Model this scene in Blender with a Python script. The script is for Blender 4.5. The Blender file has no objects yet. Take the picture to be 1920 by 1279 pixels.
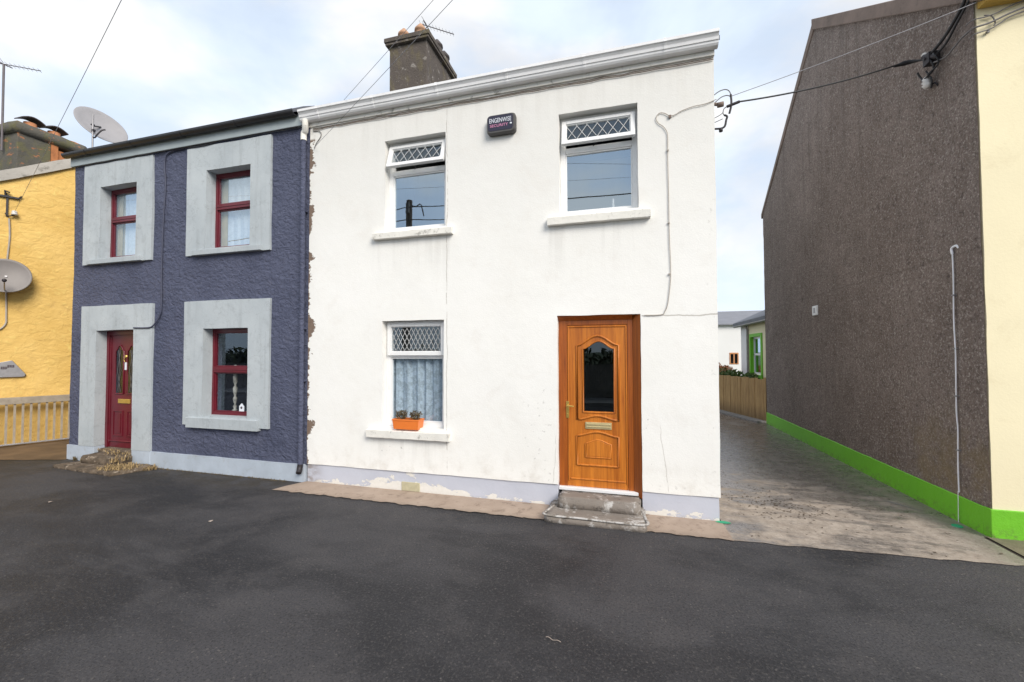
import bpy, bmesh, math, random
from mathutils import Vector, Matrix, noise as mnoise
R = math.radians
random.seed(7)
scene = bpy.context.scene
COL = scene.collection

# ------------------------------------------------------------------ helpers
class MB:
    """collects geometry in world coordinates; build() links it as ONE mesh object"""
    def __init__(s):
        s.v = []; s.f = []; s.sm = []
    def add(s, verts, faces, smooth=False):
        o = len(s.v)
        s.v += [tuple(p) for p in verts]
        for f in faces:
            s.f.append(tuple(i + o for i in f)); s.sm.append(smooth)
        return s
    def box(s, x0, x1, y0, y1, z0, z1):
        if x0 > x1: x0, x1 = x1, x0
        if y0 > y1: y0, y1 = y1, y0
        if z0 > z1: z0, z1 = z1, z0
        v = [(x0,y0,z0),(x1,y0,z0),(x1,y1,z0),(x0,y1,z0),(x0,y0,z1),(x1,y0,z1),(x1,y1,z1),(x0,y1,z1)]
        return s.add(v, [(0,3,2,1),(4,5,6,7),(0,1,5,4),(1,2,6,5),(2,3,7,6),(3,0,4,7)])
    def obox(s, c, ax, ay, az):
        """box from centre and three half-axis vectors"""
        c, ax, ay, az = Vector(c), Vector(ax), Vector(ay), Vector(az)
        v = [c+i*ax+j*ay+k*az for k in (-1,1) for (i,j) in ((-1,-1),(1,-1),(1,1),(-1,1))]
        return s.add(v, [(0,3,2,1),(4,5,6,7),(0,1,5,4),(1,2,6,5),(2,3,7,6),(3,0,4,7)])
    def prism(s, prof, axis, a, b, smooth=False):
        """closed 2D profile extruded along axis; prof = (y,z) for x, (x,z) for y, (x,y) for z"""
        def P(p, t):
            return {'x': (t,p[0],p[1]), 'y': (p[0],t,p[1]), 'z': (p[0],p[1],t)}[axis]
        n = len(prof)
        v = [P(p,a) for p in prof] + [P(p,b) for p in prof]
        f = [(i,(i+1)%n,(i+1)%n+n,i+n) for i in range(n)]
        s.add(v, f, smooth)
        s.add(v[:n], [tuple(reversed(range(n)))]); s.add(v[n:], [tuple(range(n))])
        return s
    def tube(s, pts, r, n=8, closed=False, cap=True, flat=1.0, rads=None):
        pts = [Vector(p) for p in pts]; m = len(pts)
        rings = []; prev = None
        for i, p in enumerate(pts):
            if closed: t = pts[(i+1) % m] - pts[i-1]
            else: t = pts[min(i+1, m-1)] - pts[max(i-1, 0)]
            t.normalize()
            if prev is None:
                u = t.cross(Vector((0,0,1)))
                if u.length < .05: u = t.cross(Vector((0,1,0)))
            else:
                u = prev - t*prev.dot(t)
            u.normalize(); prev = u; w = t.cross(u)
            rr = rads[i] if rads else r
            rings.append([p + rr*(math.cos(2*math.pi*k/n)*u + flat*math.sin(2*math.pi*k/n)*w) for k in range(n)])
        v = [q for ring in rings for q in ring]; f = []
        for i in range(m if closed else m-1):
            j = (i+1) % m
            for k in range(n):
                f.append((i*n+k, i*n+(k+1)%n, j*n+(k+1)%n, j*n+k))
        s.add(v, f, True)
        if cap and not closed:
            s.add(rings[0], [tuple(reversed(range(n)))]); s.add(rings[-1], [tuple(range(n))])
        return s
    def lathe(s, c, prof, n=20, axis=(0,0,1), smooth=True):
        """prof = list of (r, h) along axis from c"""
        ax = Vector(axis).normalized()
        u = ax.cross(Vector((0,0,1)))
        if u.length < .05: u = Vector((1,0,0))
        u.normalize(); w = ax.cross(u); c = Vector(c)
        v = [c + ax*h + r*(math.cos(2*math.pi*k/n)*u + math.sin(2*math.pi*k/n)*w) for (r,h) in prof for k in range(n)]
        f = [(i*n+k, i*n+(k+1)%n, (i+1)*n+(k+1)%n, (i+1)*n+k) for i in range(len(prof)-1) for k in range(n)]
        return s.add(v, f, smooth)
    def poly(s, pts):
        return s.add(pts, [tuple(range(len(pts)))])
    def build(s, name, mat, parent=None, bevel=0, label=None, seg=2):
        org = Vector((0,0,0))
        q = parent
        while q is not None:
            org += q.location; q = q.parent
        me = bpy.data.meshes.new(name)
        me.from_pydata([Vector(p) - org for p in s.v], [], s.f)
        me.polygons.foreach_set('use_smooth', s.sm)
        me.materials.append(mat)
        bm = bmesh.new(); bm.from_mesh(me)
        bmesh.ops.recalc_face_normals(bm, faces=bm.faces) if getattr(s, 'recalc', True) else None
        bm.to_mesh(me); bm.free()
        o = bpy.data.objects.new(name, me); COL.objects.link(o)
        if parent is not None: o.parent = parent
        if bevel:
            md = o.modifiers.new('bevel', 'BEVEL'); md.width = bevel; md.segments = seg; md.limit_method = 'ANGLE'; md.angle_limit = R(40)
        if label: o['label'] = label
        return o

def thing(name, label, cat, loc=(0,0,0), group=None):
    o = bpy.data.objects.new(name, None); COL.objects.link(o)
    o.empty_display_size = .2; o.location = loc
    o['label'] = label; o['category'] = cat
    if group: o['group'] = group
    return o
def tag(o, label, cat, group=None):
    o['label'] = label; o['category'] = cat
    if group: o['group'] = group
    return o
def struct(o): o['kind'] = 'structure'; return o

def nz(x, y, z, s=1.0): return mnoise.noise(Vector((x*s, y*s, z*s)))

def catmull(pts, k=6):
    pts = [Vector(p) for p in pts]; out = []
    for i in range(len(pts)-1):
        p0 = pts[max(i-1,0)]; p1 = pts[i]; p2 = pts[i+1]; p3 = pts[min(i+2, len(pts)-1)]
        for j in range(k):
            t = j/k
            out.append(.5*((2*p1)+(-p0+p2)*t+(2*p0-5*p1+4*p2-p3)*t*t+(-p0+3*p1-3*p2+p3)*t**3))
    out.append(pts[-1]); return out
def sag(a, b, d, n=24):
    a, b = Vector(a), Vector(b)
    return [a.lerp(b, i/n) - Vector((0,0,d*4*(i/n)*(1-i/n))) for i in range(n+1)]

# ------------------------------------------------------------------ materials
class NT:
    def __init__(s, name):
        s.m = bpy.data.materials.new(name); s.m.use_nodes = True
        s.t = s.m.node_tree; s.b = s.t.nodes['Principled BSDF']; s.out = s.t.nodes['Material Output']
        s.g = s.t.nodes.new('ShaderNodeNewGeometry'); s.P = s.g.outputs['Position']
        s.sep = s.t.nodes.new('ShaderNodeSeparateXYZ'); s.link(s.P, s.sep.inputs[0])
        s.x, s.y, s.z = s.sep.outputs
    def n(s, t): return s.t.nodes.new(t)
    def link(s, a, b): s.t.links.new(a, b)
    def set(s, sock, v):
        if hasattr(v, 'is_linked') or isinstance(v, bpy.types.NodeSocket): s.link(v, sock)
        elif isinstance(v, (tuple, list)) and len(v) == 3 and sock.type == 'RGBA': sock.default_value = (*v, 1)
        else: sock.default_value = v
    def math(s, op, a, b=0.0, c=None, clamp=False):
        n = s.n('ShaderNodeMath'); n.operation = op; n.use_clamp = clamp
        s.set(n.inputs[0], a); s.set(n.inputs[1], b)
        if c is not None: s.set(n.inputs[2], c)
        return n.outputs[0]
    def vec(s, sx=1, sy=1, sz=1, off=(0,0,0)):
        n = s.n('ShaderNodeMapping'); s.link(s.P, n.inputs['Vector'])
        n.inputs['Scale'].default_value = (sx,sy,sz); n.inputs['Location'].default_value = off
        return n.outputs[0]
    def noise(s, scale, detail=4, rough=.55, vec=None, dist=0.0):
        n = s.n('ShaderNodeTexNoise'); s.link(vec if vec is not None else s.P, n.inputs['Vector'])
        n.inputs['Scale'].default_value = scale; n.inputs['Detail'].default_value = detail
        n.inputs['Roughness'].default_value = rough; n.inputs['Distortion'].default_value = dist
        return n.outputs['Fac']
    def vor(s, scale, feature='F1', vec=None, rnd=1.0):
        n = s.n('ShaderNodeTexVoronoi'); n.feature = feature
        s.link(vec if vec is not None else s.P, n.inputs['Vector']); n.inputs['Scale'].default_value = scale
        n.inputs['Randomness'].default_value = rnd
        return n.outputs['Distance']
    def ss(s, v, a, b):
        n = s.n('ShaderNodeMapRange'); n.interpolation_type = 'SMOOTHSTEP'
        s.set(n.inputs[0], v); s.set(n.inputs[1], a); s.set(n.inputs[2], b)
        return n.outputs[0]
    def lin(s, v, a, b, c, d):
        n = s.n('ShaderNodeMapRange'); s.set(n.inputs[0], v)
        for i, q in enumerate((a,b,c,d)): s.set(n.inputs[i+1], q)
        return n.outputs[0]
    def mix(s, fac, a, b, mode='MIX'):
        n = s.n('ShaderNodeMix'); n.data_type = 'RGBA'; n.blend_type = mode
        s.set(n.inputs[0], fac); s.set(n.inputs[6], a); s.set(n.inputs[7], b)
        return n.outputs[2]
    def bump(s, h, strength=.5, dist=.01, prev=None):
        n = s.n('ShaderNodeBump'); n.inputs['Strength'].default_value = strength; n.inputs['Distance'].default_value = dist
        s.link(h, n.inputs['Height'])
        if prev is not None: s.link(prev, n.inputs['Normal'])
        return n.outputs[0]
    def band(s, v, a, b, e):
        """1 inside a..b with soft edge e"""
        return s.math('MULTIPLY', s.ss(v, a-e, a+e), s.math('SUBTRACT', 1.0, s.ss(v, b-e, b+e)))
    def mul(s, *a):
        r = a[0]
        for q in a[1:]: r = s.math('MULTIPLY', r, q)
        return r
    def fin(s, col, rough=.8, nrm=None, metal=0, spec=None):
        s.set(s.b.inputs['Base Color'], col); s.set(s.b.inputs['Roughness'], rough)
        s.b.inputs['Metallic'].default_value = metal
        if spec is not None: s.b.inputs['Specular IOR Level'].default_value = spec
        if nrm is not None: s.link(nrm, s.b.inputs['Normal'])
        return s.m

def paint(name, col, rough=.5, var=.12, scale=6, bump=.15, bscale=40, dist=.002, metal=0, dirt=None, dirtamt=.25):
    t = NT(name)
    a = t.noise(scale, 5, .6)
    c = t.mix(t.lin(a,.3,.7,0,1), tuple(q*(1-var) for q in col), tuple(min(1,q*(1+var)) for q in col))
    if dirt is not None:
        d = t.ss(t.noise(scale*2.3, 8, .74, dist=.4), .54, .70)
        c = t.mix(t.math('MULTIPLY', d, dirtamt), c, dirt)
    nb = t.bump(t.noise(bscale, 4, .6), bump, dist)
    return t.fin(c, rough, nb, metal)

M = {}
def m_white_wall():
    t = NT('white_render')
    big = t.noise(.9, 4, .6); fine = t.noise(14, 6, .65)
    c = t.mix(t.lin(big,.3,.7,0,1), (.83,.82,.785), (.875,.868,.845))
    c = t.mix(t.math('MULTIPLY', t.ss(t.z,2.2,5.2), .75), c, (.72,.71,.685))  # colour darkened upward to offset the dimmer light near the base
    c = t.mix(t.math('MULTIPLY', t.ss(fine,.55,.75), .12), c, (.62,.60,.56))
    # grey-green weathering down from the eave and up from the base
    streak = t.noise(1.0, 6, .65, t.vec(7,7,.5))
    top = t.mul(t.ss(t.z, 4.3, 5.15), t.ss(streak,.42,.68))
    c = t.mix(t.math('MULTIPLY', top, .16), c, (.45,.43,.39))
    low = t.mul(t.math('SUBTRACT',1.0,t.ss(t.z,.28,.75)), t.ss(t.noise(5,6,.7),.45,.7))
    c = t.mix(t.math('MULTIPLY', low, .26), c, (.45,.40,.33))
    # run-off stains below the sills
    for (a,b,z0,z1) in ((-3.36,-2.14,2.7,3.39),(-.93,.3,2.6,3.38),(-3.42,-2.18,.25,.70)):
        mk = t.mul(t.band(t.x,a,b,.04), t.ss(t.z,z0,z1), t.math('SUBTRACT',1.0,t.ss(t.z,z1,z1+.01)), t.ss(streak,.44,.66))
        c = t.mix(t.math('MULTIPLY', mk, .20), c, (.36,.34,.31))
    # knocks under the low window, by the door and on the right
    spots = t.ss(t.noise(16,5,.6), .60, .66)
    for (a,b,z0,z1,k,e) in ((-3.35,-2.75,.50,.60,.65,.04),(.185,.27,.55,1.18,.8,.02),(-1.2,-.85,.3,1.4,.35,.08),(-.95,.8,.26,.34,.4,.02),(.86,.96,.3,4.9,.22,.04)):
        c = t.mix(t.math('MULTIPLY', t.mul(t.band(t.x,a,b,e), t.band(t.z,z0,z1,.03), spots), k), c, (.28,.27,.25))
    c = t.mix(t.math('MULTIPLY', t.ss(t.noise(2.4,8,.72,dist=.6),.50,.68), .15), c, (.68,.63,.57))
    c = t.mix(t.math('MULTIPLY', t.ss(t.noise(60,4,.75),.55,.72), .18), c, (.55,.53,.49))
    # hairline cracks
    w = t.math('MULTIPLY', t.math('SUBTRACT', t.noise(3,5,.6), .5), .07)
    def vline(x0, z0, z1, wd, k, slope=0.0):
        d = t.math('ABSOLUTE', t.math('SUBTRACT', t.math('ADD', t.x, t.math('ADD', w, t.math('MULTIPLY', t.z, slope))), x0))
        return t.math('MULTIPLY', t.mul(t.math('SUBTRACT',1.0,t.ss(d,wd*.3,wd)), t.band(t.z,z0,z1,.05), t.ss(t.noise(6,3,.6),.35,.5)), k)
    def hline(z0, a, b, wd, k):
        d = t.math('ABSOLUTE', t.math('SUBTRACT', t.math('ADD', t.z, w), z0))
        return t.math('MULTIPLY', t.mul(t.math('SUBTRACT',1.0,t.ss(d,wd*.3,wd)), t.band(t.x,a,b,.01)), k)
    for q in (vline(-2.25,.34,5.06,.007,.55), hline(2.255,.17,.97,.011,.55), vline(.46,.27,1.0,.006,.4,.10), vline(-.87,.27,.85,.006,.35,-.05)):
        c = t.mix(q, c, (.25,.21,.17))
    # broken brown edge along the downpipe
    n1 = t.noise(2.6, 6, .68, t.vec(1,1,1.6)); n2 = t.noise(22,4,.7)
    edge = t.math('ADD', -4.42, t.math('ADD', t.math('MULTIPLY', t.ss(n1,.42,.72), .16), t.math('MULTIPLY', n2, .05)))
    em = t.math('LESS_THAN', t.x, t.math('SUBTRACT', edge, .028))
    c = t.mix(t.mul(em, t.band(t.z,.2,4.95,.02)), c, t.mix(n2, (.10,.07,.055), (.30,.22,.17)))
    b1 = t.bump(t.noise(3.2,4,.6), .35, .015)
    b2 = t.bump(t.noise(55,5,.65), .45, .004, b1)
    b3 = t.bump(em, .8, -.006, b2)
    return t.fin(c, .82, b3, spec=.25)
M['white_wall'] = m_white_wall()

def m_white_plinth():
    t = NT('lavender_plinth')
    n = t.noise(4.5, 8, .68, t.vec(1,1,1.8)); n2 = t.noise(20,5,.7)
    c = t.mix(t.noise(2.5,4,.6), (.44,.46,.54), (.57,.59,.665))
    # white undercoat showing where the paint has peeled
    th = t.lin(t.z, -.02, .17, .42, .76)
    th2 = t.math('SUBTRACT', th, t.math('MULTIPLY', t.band(t.x,-3.45,-2.2,.25), .17))
    pe = t.math('MULTIPLY', t.math('GREATER_THAN', n, th2), t.ss(t.z,-.05,0.0))
    c = t.mix(pe, c, t.mix(n2, (.62,.60,.55), (.84,.82,.79)))
    br = t.mul(t.math('SUBTRACT',1.0,t.ss(t.x,-4.42,-4.1)), t.ss(n,.35,.55))
    c = t.mix(t.math('MULTIPLY', br, .7), c, (.20,.15,.12))
    c = t.mix(t.math('MULTIPLY', t.mul(t.math('SUBTRACT',1.0,t.ss(t.z,-.02,.06)), t.ss(n2,.4,.65)), .4), c, (.25,.2,.16))
    return t.fin(c, .75, t.bump(pe, .6, .006, t.bump(t.noise(30,5,.6), .4, .006)))
M['white_plinth'] = m_white_plinth()

def m_stucco(name, lo, hi, bs=.8, scale=24, dist=.03, dirt=(.3,.3,.33), damt=.15, stain=None):
    t = NT(name)
    v = t.vec(1,1,1.25)
    wob = t.noise(scale*.55, 5, .62, v, 1.2)
    vo = t.vor(scale*.8, 'SMOOTH_F1', v)
    h = t.math('ADD', t.math('MULTIPLY', wob, 1.4), t.math('MULTIPLY', vo, .5))
    c = t.mix(t.lin(t.noise(1.3,5,.6),.3,.7,0,1), lo, hi)
    c = t.mix(t.math('MULTIPLY', t.ss(t.noise(3.0,7,.7),.55,.75), damt), c, dirt)
    # high points rubbed paler
    c = t.mix(t.math('MULTIPLY', t.ss(wob,.56,.74), .22), c, tuple(min(1,q*1.7+.02) for q in hi))
    if stain is not None:
        s1 = t.ss(t.noise(1.0,6,.65,t.vec(5,5,.6)),.5,.7)
        c = t.mix(t.math('MULTIPLY', t.mul(s1, t.math('SUBTRACT',1.0,t.ss(t.z,.4,2.0))), .45), c, stain)
    b = t.bump(t.noise(80,4,.6), .3, .004, t.bump(h, bs, dist))
    return t.fin(c, .72, b, spec=.3)
M['blue_wall'] = m_stucco('blue_roughcast', (.066,.075,.124), (.099,.110,.172), .8, 20, .035, (.13,.13,.17), .30)
M['yellow_wall'] = m_stucco('yellow_roughcast', (.66,.42,.115), (.80,.54,.18), .48, 11, .035, (.44,.27,.10), .45, (.42,.29,.13))

def m_gable():
    t = NT('dark_render')
    big = t.noise(.8,6,.65); f = t.noise(26,6,.72); v = t.noise(1.0,6,.7,t.vec(9,9,1.1))
    c = t.mix(t.lin(big,.32,.68,0,1), (.170,.132,.114), (.265,.215,.192))
    c = t.mix(t.math('MULTIPLY', t.ss(v,.45,.7), .28), c, (.35,.30,.275))
    c = t.mix(t.math('MULTIPLY', t.ss(t.noise(3.1,7,.75,dist=.6),.48,.66), .5), c, (.15,.118,.105))
    c = t.mix(t.math('MULTIPLY', t.ss(f,.58,.68), .7), c, (.55,.51,.48))
    gr = t.noise(33,4,.8)
    c = t.mix(t.math('MULTIPLY', t.ss(gr,.50,.62), .62), c, (.075,.058,.052))
    c = t.mix(t.math('MULTIPLY', t.ss(t.noise(41,3,.8,t.vec(1,1,1,(3,7,1))),.53,.63), .55), c, (.50,.455,.42))
    rs = t.mul(t.ss(t.noise(1.0,5,.65,t.vec(6,6,.35)),.52,.68), t.ss(t.z,2.8,6.5))
    c = t.mix(t.math('MULTIPLY', rs, .4), c, (.095,.076,.068))
    dj = t.math('ABSOLUTE', t.math('SUBTRACT', t.math('ADD', t.z, t.math('MULTIPLY', t.noise(2,4,.6), .12)), 2.95))
    c = t.mix(t.math('MULTIPLY', t.math('SUBTRACT',1.0,t.ss(dj,.0,.02)), .35), c, (.10,.08,.07))
    c = t.mix(t.math('MULTIPLY', t.ss(t.noise(11,6,.7,dist=.8),.55,.68), .65), c, (.085,.066,.058))
    # mossy ochre tone low down near the street corner
    ms = t.mul(t.math('SUBTRACT',1.0,t.ss(t.z,.4,1.5)), t.math('SUBTRACT',1.0,t.ss(t.y,.9,2.2)), t.ss(t.noise(3,6,.7),.4,.65))
    c = t.mix(t.math('MULTIPLY', ms, .6), c, (.24,.18,.09))
    b = t.bump(t.noise(34,6,.7), .9, .02, t.bump(t.noise(5,4,.6), .5, .03))
    return t.fin(c, .88, b, spec=.2)
M['gable'] = m_gable()
M['cream'] = paint('cream_render', (.84,.755,.52), .8, .04, 1.2, .35, 45, .004, dirt=(.62,.52,.32), dirtamt=.25)
M['green'] = paint('bright_green_paint', (.155,.50,.016), .55, .10, 3, .3, 25, .006, dirt=(.11,.20,.03), dirtamt=.45)
def m_green():
    t = NT('bright_green_paint')
    c = t.mix(t.noise(3,5,.6), (.135,.46,.014), (.18,.55,.02))
    sp = t.mul(t.math('SUBTRACT',1.0,t.ss(t.z,.0,.16)), t.ss(t.noise(14,7,.75),.46,.66))
    c = t.mix(t.math('MULTIPLY', sp, .75), c, (.11,.085,.05))
    c = t.mix(t.math('MULTIPLY', t.ss(t.noise(7,7,.75,dist=.5),.57,.70), .45), c, (.10,.24,.03))
    return t.fin(c, .6, t.bump(t.noise(25,5,.7), .5, .01))
M['green'] = m_green()
def m_surround():
    t = NT('pale_grey_paint')
    c = t.mix(t.lin(t.noise(1.6,6,.65),.3,.7,0,1), (.385,.425,.455), (.48,.52,.545))
    c = t.mix(t.math('MULTIPLY', t.ss(t.noise(5,8,.74,dist=.5),.52,.70), .40), c, (.27,.29,.305))
    st_ = t.ss(t.noise(1.0,6,.68,t.vec(9,9,.7)),.50,.68)
    c = t.mix(t.math('MULTIPLY', st_, .28), c, (.25,.27,.28))
    ck = t.math('ABSOLUTE', t.math('SUBTRACT', t.noise(2.1,6,.6), .5))
    c = t.mix(t.math('MULTIPLY', t.math('SUBTRACT',1.0,t.ss(ck,.0,.006)), .35), c, (.16,.17,.18))
    return t.fin(c, .7, t.bump(t.noise(30,5,.65), .35, .006, t.bump(t.noise(4,4,.6), .3, .012)))
M['surround'] = m_surround()
M['blue_plinth'] = paint('pale_blue_plinth', (.42,.475,.55), .65, .10, 3, .35, 20, .008, dirt=(.30,.29,.27), dirtamt=.45)
M['fascia_grey'] = paint('grey_fascia_paint', (.36,.41,.43), .55, .06, 3, .1, 30, .002, dirt=(.25,.27,.28), dirtamt=.3)
M['black_gutter'] = paint('black_gutter', (.022,.022,.026), .45, .3, 8, .1, 30, .002)
M['white_pvc'] = paint('white_plastic', (.80,.80,.80), .32, .03, 3, .05, 30, .001, dirt=(.5,.48,.44), dirtamt=.22)
M['gutter_pvc'] = paint('white_gutter', (.80,.80,.815), .38, .06, 2, .05, 30, .001, dirt=(.5,.49,.47), dirtamt=.25)
M['sill'] = paint('weathered_sill', (.78,.76,.71), .8, .05, 3.2, .5, 25, .008, dirt=(.13,.12,.10), dirtamt=.75)
M['burgundy'] = paint('burgundy_paint', (.125,.010,.020), .33, .15, 4, .08, 40, .001)
M['iron'] = paint('dark_iron', (.03,.026,.03), .5, .3, 20, .2, 60, .002, .3)
M['galv'] = paint('galvanised_metal', (.34,.33,.34), .45, .12, 12, .1, 40, .001, .6, dirt=(.18,.15,.12), dirtamt=.4)
M['dish_pale'] = paint('pale_grey_dish', (.31,.30,.31), .5, .06, 5, .05, 40, .001, dirt=(.22,.21,.20), dirtamt=.35)
M['dish'] = paint('grey_dish', (.195,.175,.168), .5, .07, 5, .05, 40, .001, dirt=(.22,.20,.18), dirtamt=.35)
M['cable_black'] = paint('black_cable', (.02,.02,.023), .55, .2, 10)
M['cable_grey'] = paint('grey_cable', (.16,.15,.15), .6, .2, 10)
M['wire_pale'] = paint('weathered_wire', (.30,.30,.33), .6, .1, 8)
M['cable_pale'] = paint('painted_cable', (.42,.375,.33), .7, .12, 8)
M['cable_blue'] = paint('blue_painted_cable', (.055,.06,.10), .6, .12, 8)
M['brown_cable'] = paint('brown_cable', (.19,.15,.125), .75, .35, 12)
M['conduit'] = paint('pale_conduit', (.84,.84,.88), .5, .08, 8)
M['brass'] = paint('brass', (.70,.50,.14), .32, .12, 20, .05, 60, .001, .75)
M['pale_brass'] = paint('pale_brass', (.74,.62,.34), .35, .1, 20, .05, 60, .001, .6)
M['slate'] = paint('roof_slate', (.12,.125,.145), .65, .18, 2.2, .5, 14, .012)
M['terracotta'] = paint('terracotta', (.48,.20,.09), .8, .18, 9, .3, 40, .004, dirt=(.20,.15,.12), dirtamt=.5)
M['pot'] = paint('pale_terracotta', (.46,.27,.17), .8, .2, 9, .3, 40, .004, dirt=(.25,.19,.15), dirtamt=.5)
M['dark_pot'] = paint('sooty_pot', (.06,.05,.05), .8, .3, 9)
M['porcelain'] = paint('porcelain', (.66,.64,.62), .25, .1, 9)
M['coping'] = paint('weathered_concrete_coping', (.42,.395,.36), .85, .2, 2.2, .6, 25, .01, dirt=(.13,.12,.10), dirtamt=.75)
M['barge'] = paint('brown_gable_coping', (.20,.15,.125), .85, .2, 3, .5, 25, .01, dirt=(.08,.06,.05), dirtamt=.5)
M['inside'] = paint('interior_plaster', (.30,.29,.27), .9, .1, 2)
M['aerial'] = paint('weathered_aerial', (.13,.115,.125), .6, .15, 12)
M['orange'] = paint('orange_plastic', (.80,.205,.035), .42, .06, 6)
M['soil'] = paint('soil', (.04,.028,.02), .95, .3, 30, .6, 60, .01)
M['navy'] = paint('dark_navy_plastic', (.020,.018,.042), .38, .15, 10)
M['charcoal'] = paint('charcoal_plastic', (.075,.072,.072), .5, .15, 10)
M['text_white'] = paint('white_lettering', (.75,.78,.85), .5, .03)
M['text_pink'] = paint('pink_lettering', (.72,.28,.46), .5, .05)
M['text_dark'] = paint('dark_lettering', (.07,.05,.06), .6, .1)
M['buff'] = paint('buff_terracotta', (.48,.44,.30), .8, .12, 12, .4, 40, .004)
M['white_house_far'] = paint('far_whitewash', (.80,.79,.79), .85, .03, .6)
M['orange_trim'] = paint('orange_trim', (.55,.24,.10), .6, .1)
M['rail'] = paint('weathered_railing', (.33,.28,.22), .7, .18, 9, .3, 40, .003, dirt=(.17,.13,.09), dirtamt=.6)
M['straw'] = paint('dry_straw', (.36,.255,.125), .9, .45, 30)
M['lead_dark'] = paint('dark_leading', (.11,.10,.10), .5, .1, 10)
M['dim_ornament'] = paint('dim_porcelain', (.30,.29,.27), .4, .5, 14)
M['leaf_olive'] = paint('olive_leaf', (.115,.082,.035), .7, .45, 60)
M['leaf_green'] = paint('hedge_leaf', (.075,.13,.03), .65, .4, 4)
M['leaf_rust'] = paint('rust_leaf', (.48,.19,.07), .7, .4, 5)
M['leaf_dark'] = paint('dark_leaf', (.045,.062,.022), .7, .4, 2)
M['bark'] = paint('bark', (.09,.07,.05), .9, .3, 12, .6, 30, .01)
M['pole_wood'] = paint('creosoted_pole', (.045,.030,.022), .85, .3, 8, .5, 30, .01)
M['stonewall'] = paint('old_stone', (.20,.185,.16), .9, .4, 5, .8, 9, .05, dirt=(.07,.07,.05), dirtamt=.7)
M['green_paint_spot'] = paint('green_plastic', (.02,.33,.16), .5, .1)
M['litter'] = paint('dry_leaf', (.36,.30,.26), .8, .2)
M['cloth_cream'] = paint('cream_drape', (.60,.52,.38), .9, .1, 10)

def m_chimney():
    t = NT('chimney_render')
    c = t.mix(t.noise(3,6,.65), (.055,.045,.038), (.135,.112,.098))
    c = t.mix(t.math('MULTIPLY', t.ss(t.noise(8,7,.7,dist=.5),.56,.68), .6), c, (.42,.39,.36))
    c = t.mix(t.math('MULTIPLY', t.ss(t.noise(2.2,5,.6,t.vec(2,2,1)),.50,.65), .5), c, (.15,.125,.06))
    return t.fin(c, .9, t.bump(t.noise(24,6,.7), .8, .02))
M['chimney'] = m_chimney()
def m_ychimney():
    t = NT('old_chimney_render')
    c = t.mix(t.noise(3,6,.65), (.055,.05,.042), (.15,.14,.115))
    c = t.mix(t.math('MULTIPLY', t.ss(t.noise(2.6,5,.6),.48,.62), .6), c, (.14,.13,.05))
    c = t.mix(t.math('MULTIPLY', t.ss(t.noise(3.6,6,.65,t.vec(1,1,2.4)),.58,.64), .8), c, (.42,.17,.07))
    return t.fin(c, .9, t.bump(t.noise(24,6,.7), .8, .02))
M['ychimney'] = m_ychimney()
M['brick'] = paint('bare_brick', (.42,.16,.06), .9, .25, 10, .6, 30, .01, dirt=(.2,.1,.06), dirtamt=.5)

def m_wood():
    t = NT('golden_oak_woodgrain')
    v = t.vec(30,30,1.1)
    g = t.noise(1.0, 8, .68, v, .9); g2 = t.noise(1.0, 6, .6, t.vec(7,7,.5,(3,1,5)), 1.6)
    fine = t.noise(1.0, 4, .6, t.vec(160,160,6))
    f = t.math('ADD', t.math('MULTIPLY', g, .60), t.math('MULTIPLY', g2, .55))
    c = t.mix(t.lin(f,.38,.80,0,1), (.29,.070,.008), (.70,.235,.020))
    c = t.mix(t.math('MULTIPLY', t.ss(fine,.52,.72), .28), c, (.16,.035,.004))
    return t.fin(c, t.lin(g2,.3,.7,.36,.52), t.bump(fine, .2, .0015))
M['wood'] = m_wood()
def m_wood_dark():
    t = NT('oak_frame_woodgrain')
    g = t.noise(1.0, 8, .68, t.vec(34,34,1.2), .8); fine = t.noise(1.0, 4, .6, t.vec(150,150,6))
    c = t.mix(t.lin(g,.3,.72,0,1), (.21,.048,.006), (.45,.120,.011))
    c = t.mix(t.math('MULTIPLY', t.ss(fine,.52,.72), .3), c, (.10,.022,.004))
    return t.fin(c, .4, t.bump(fine, .1, .001))
M['wood_frame'] = m_wood_dark()

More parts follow.
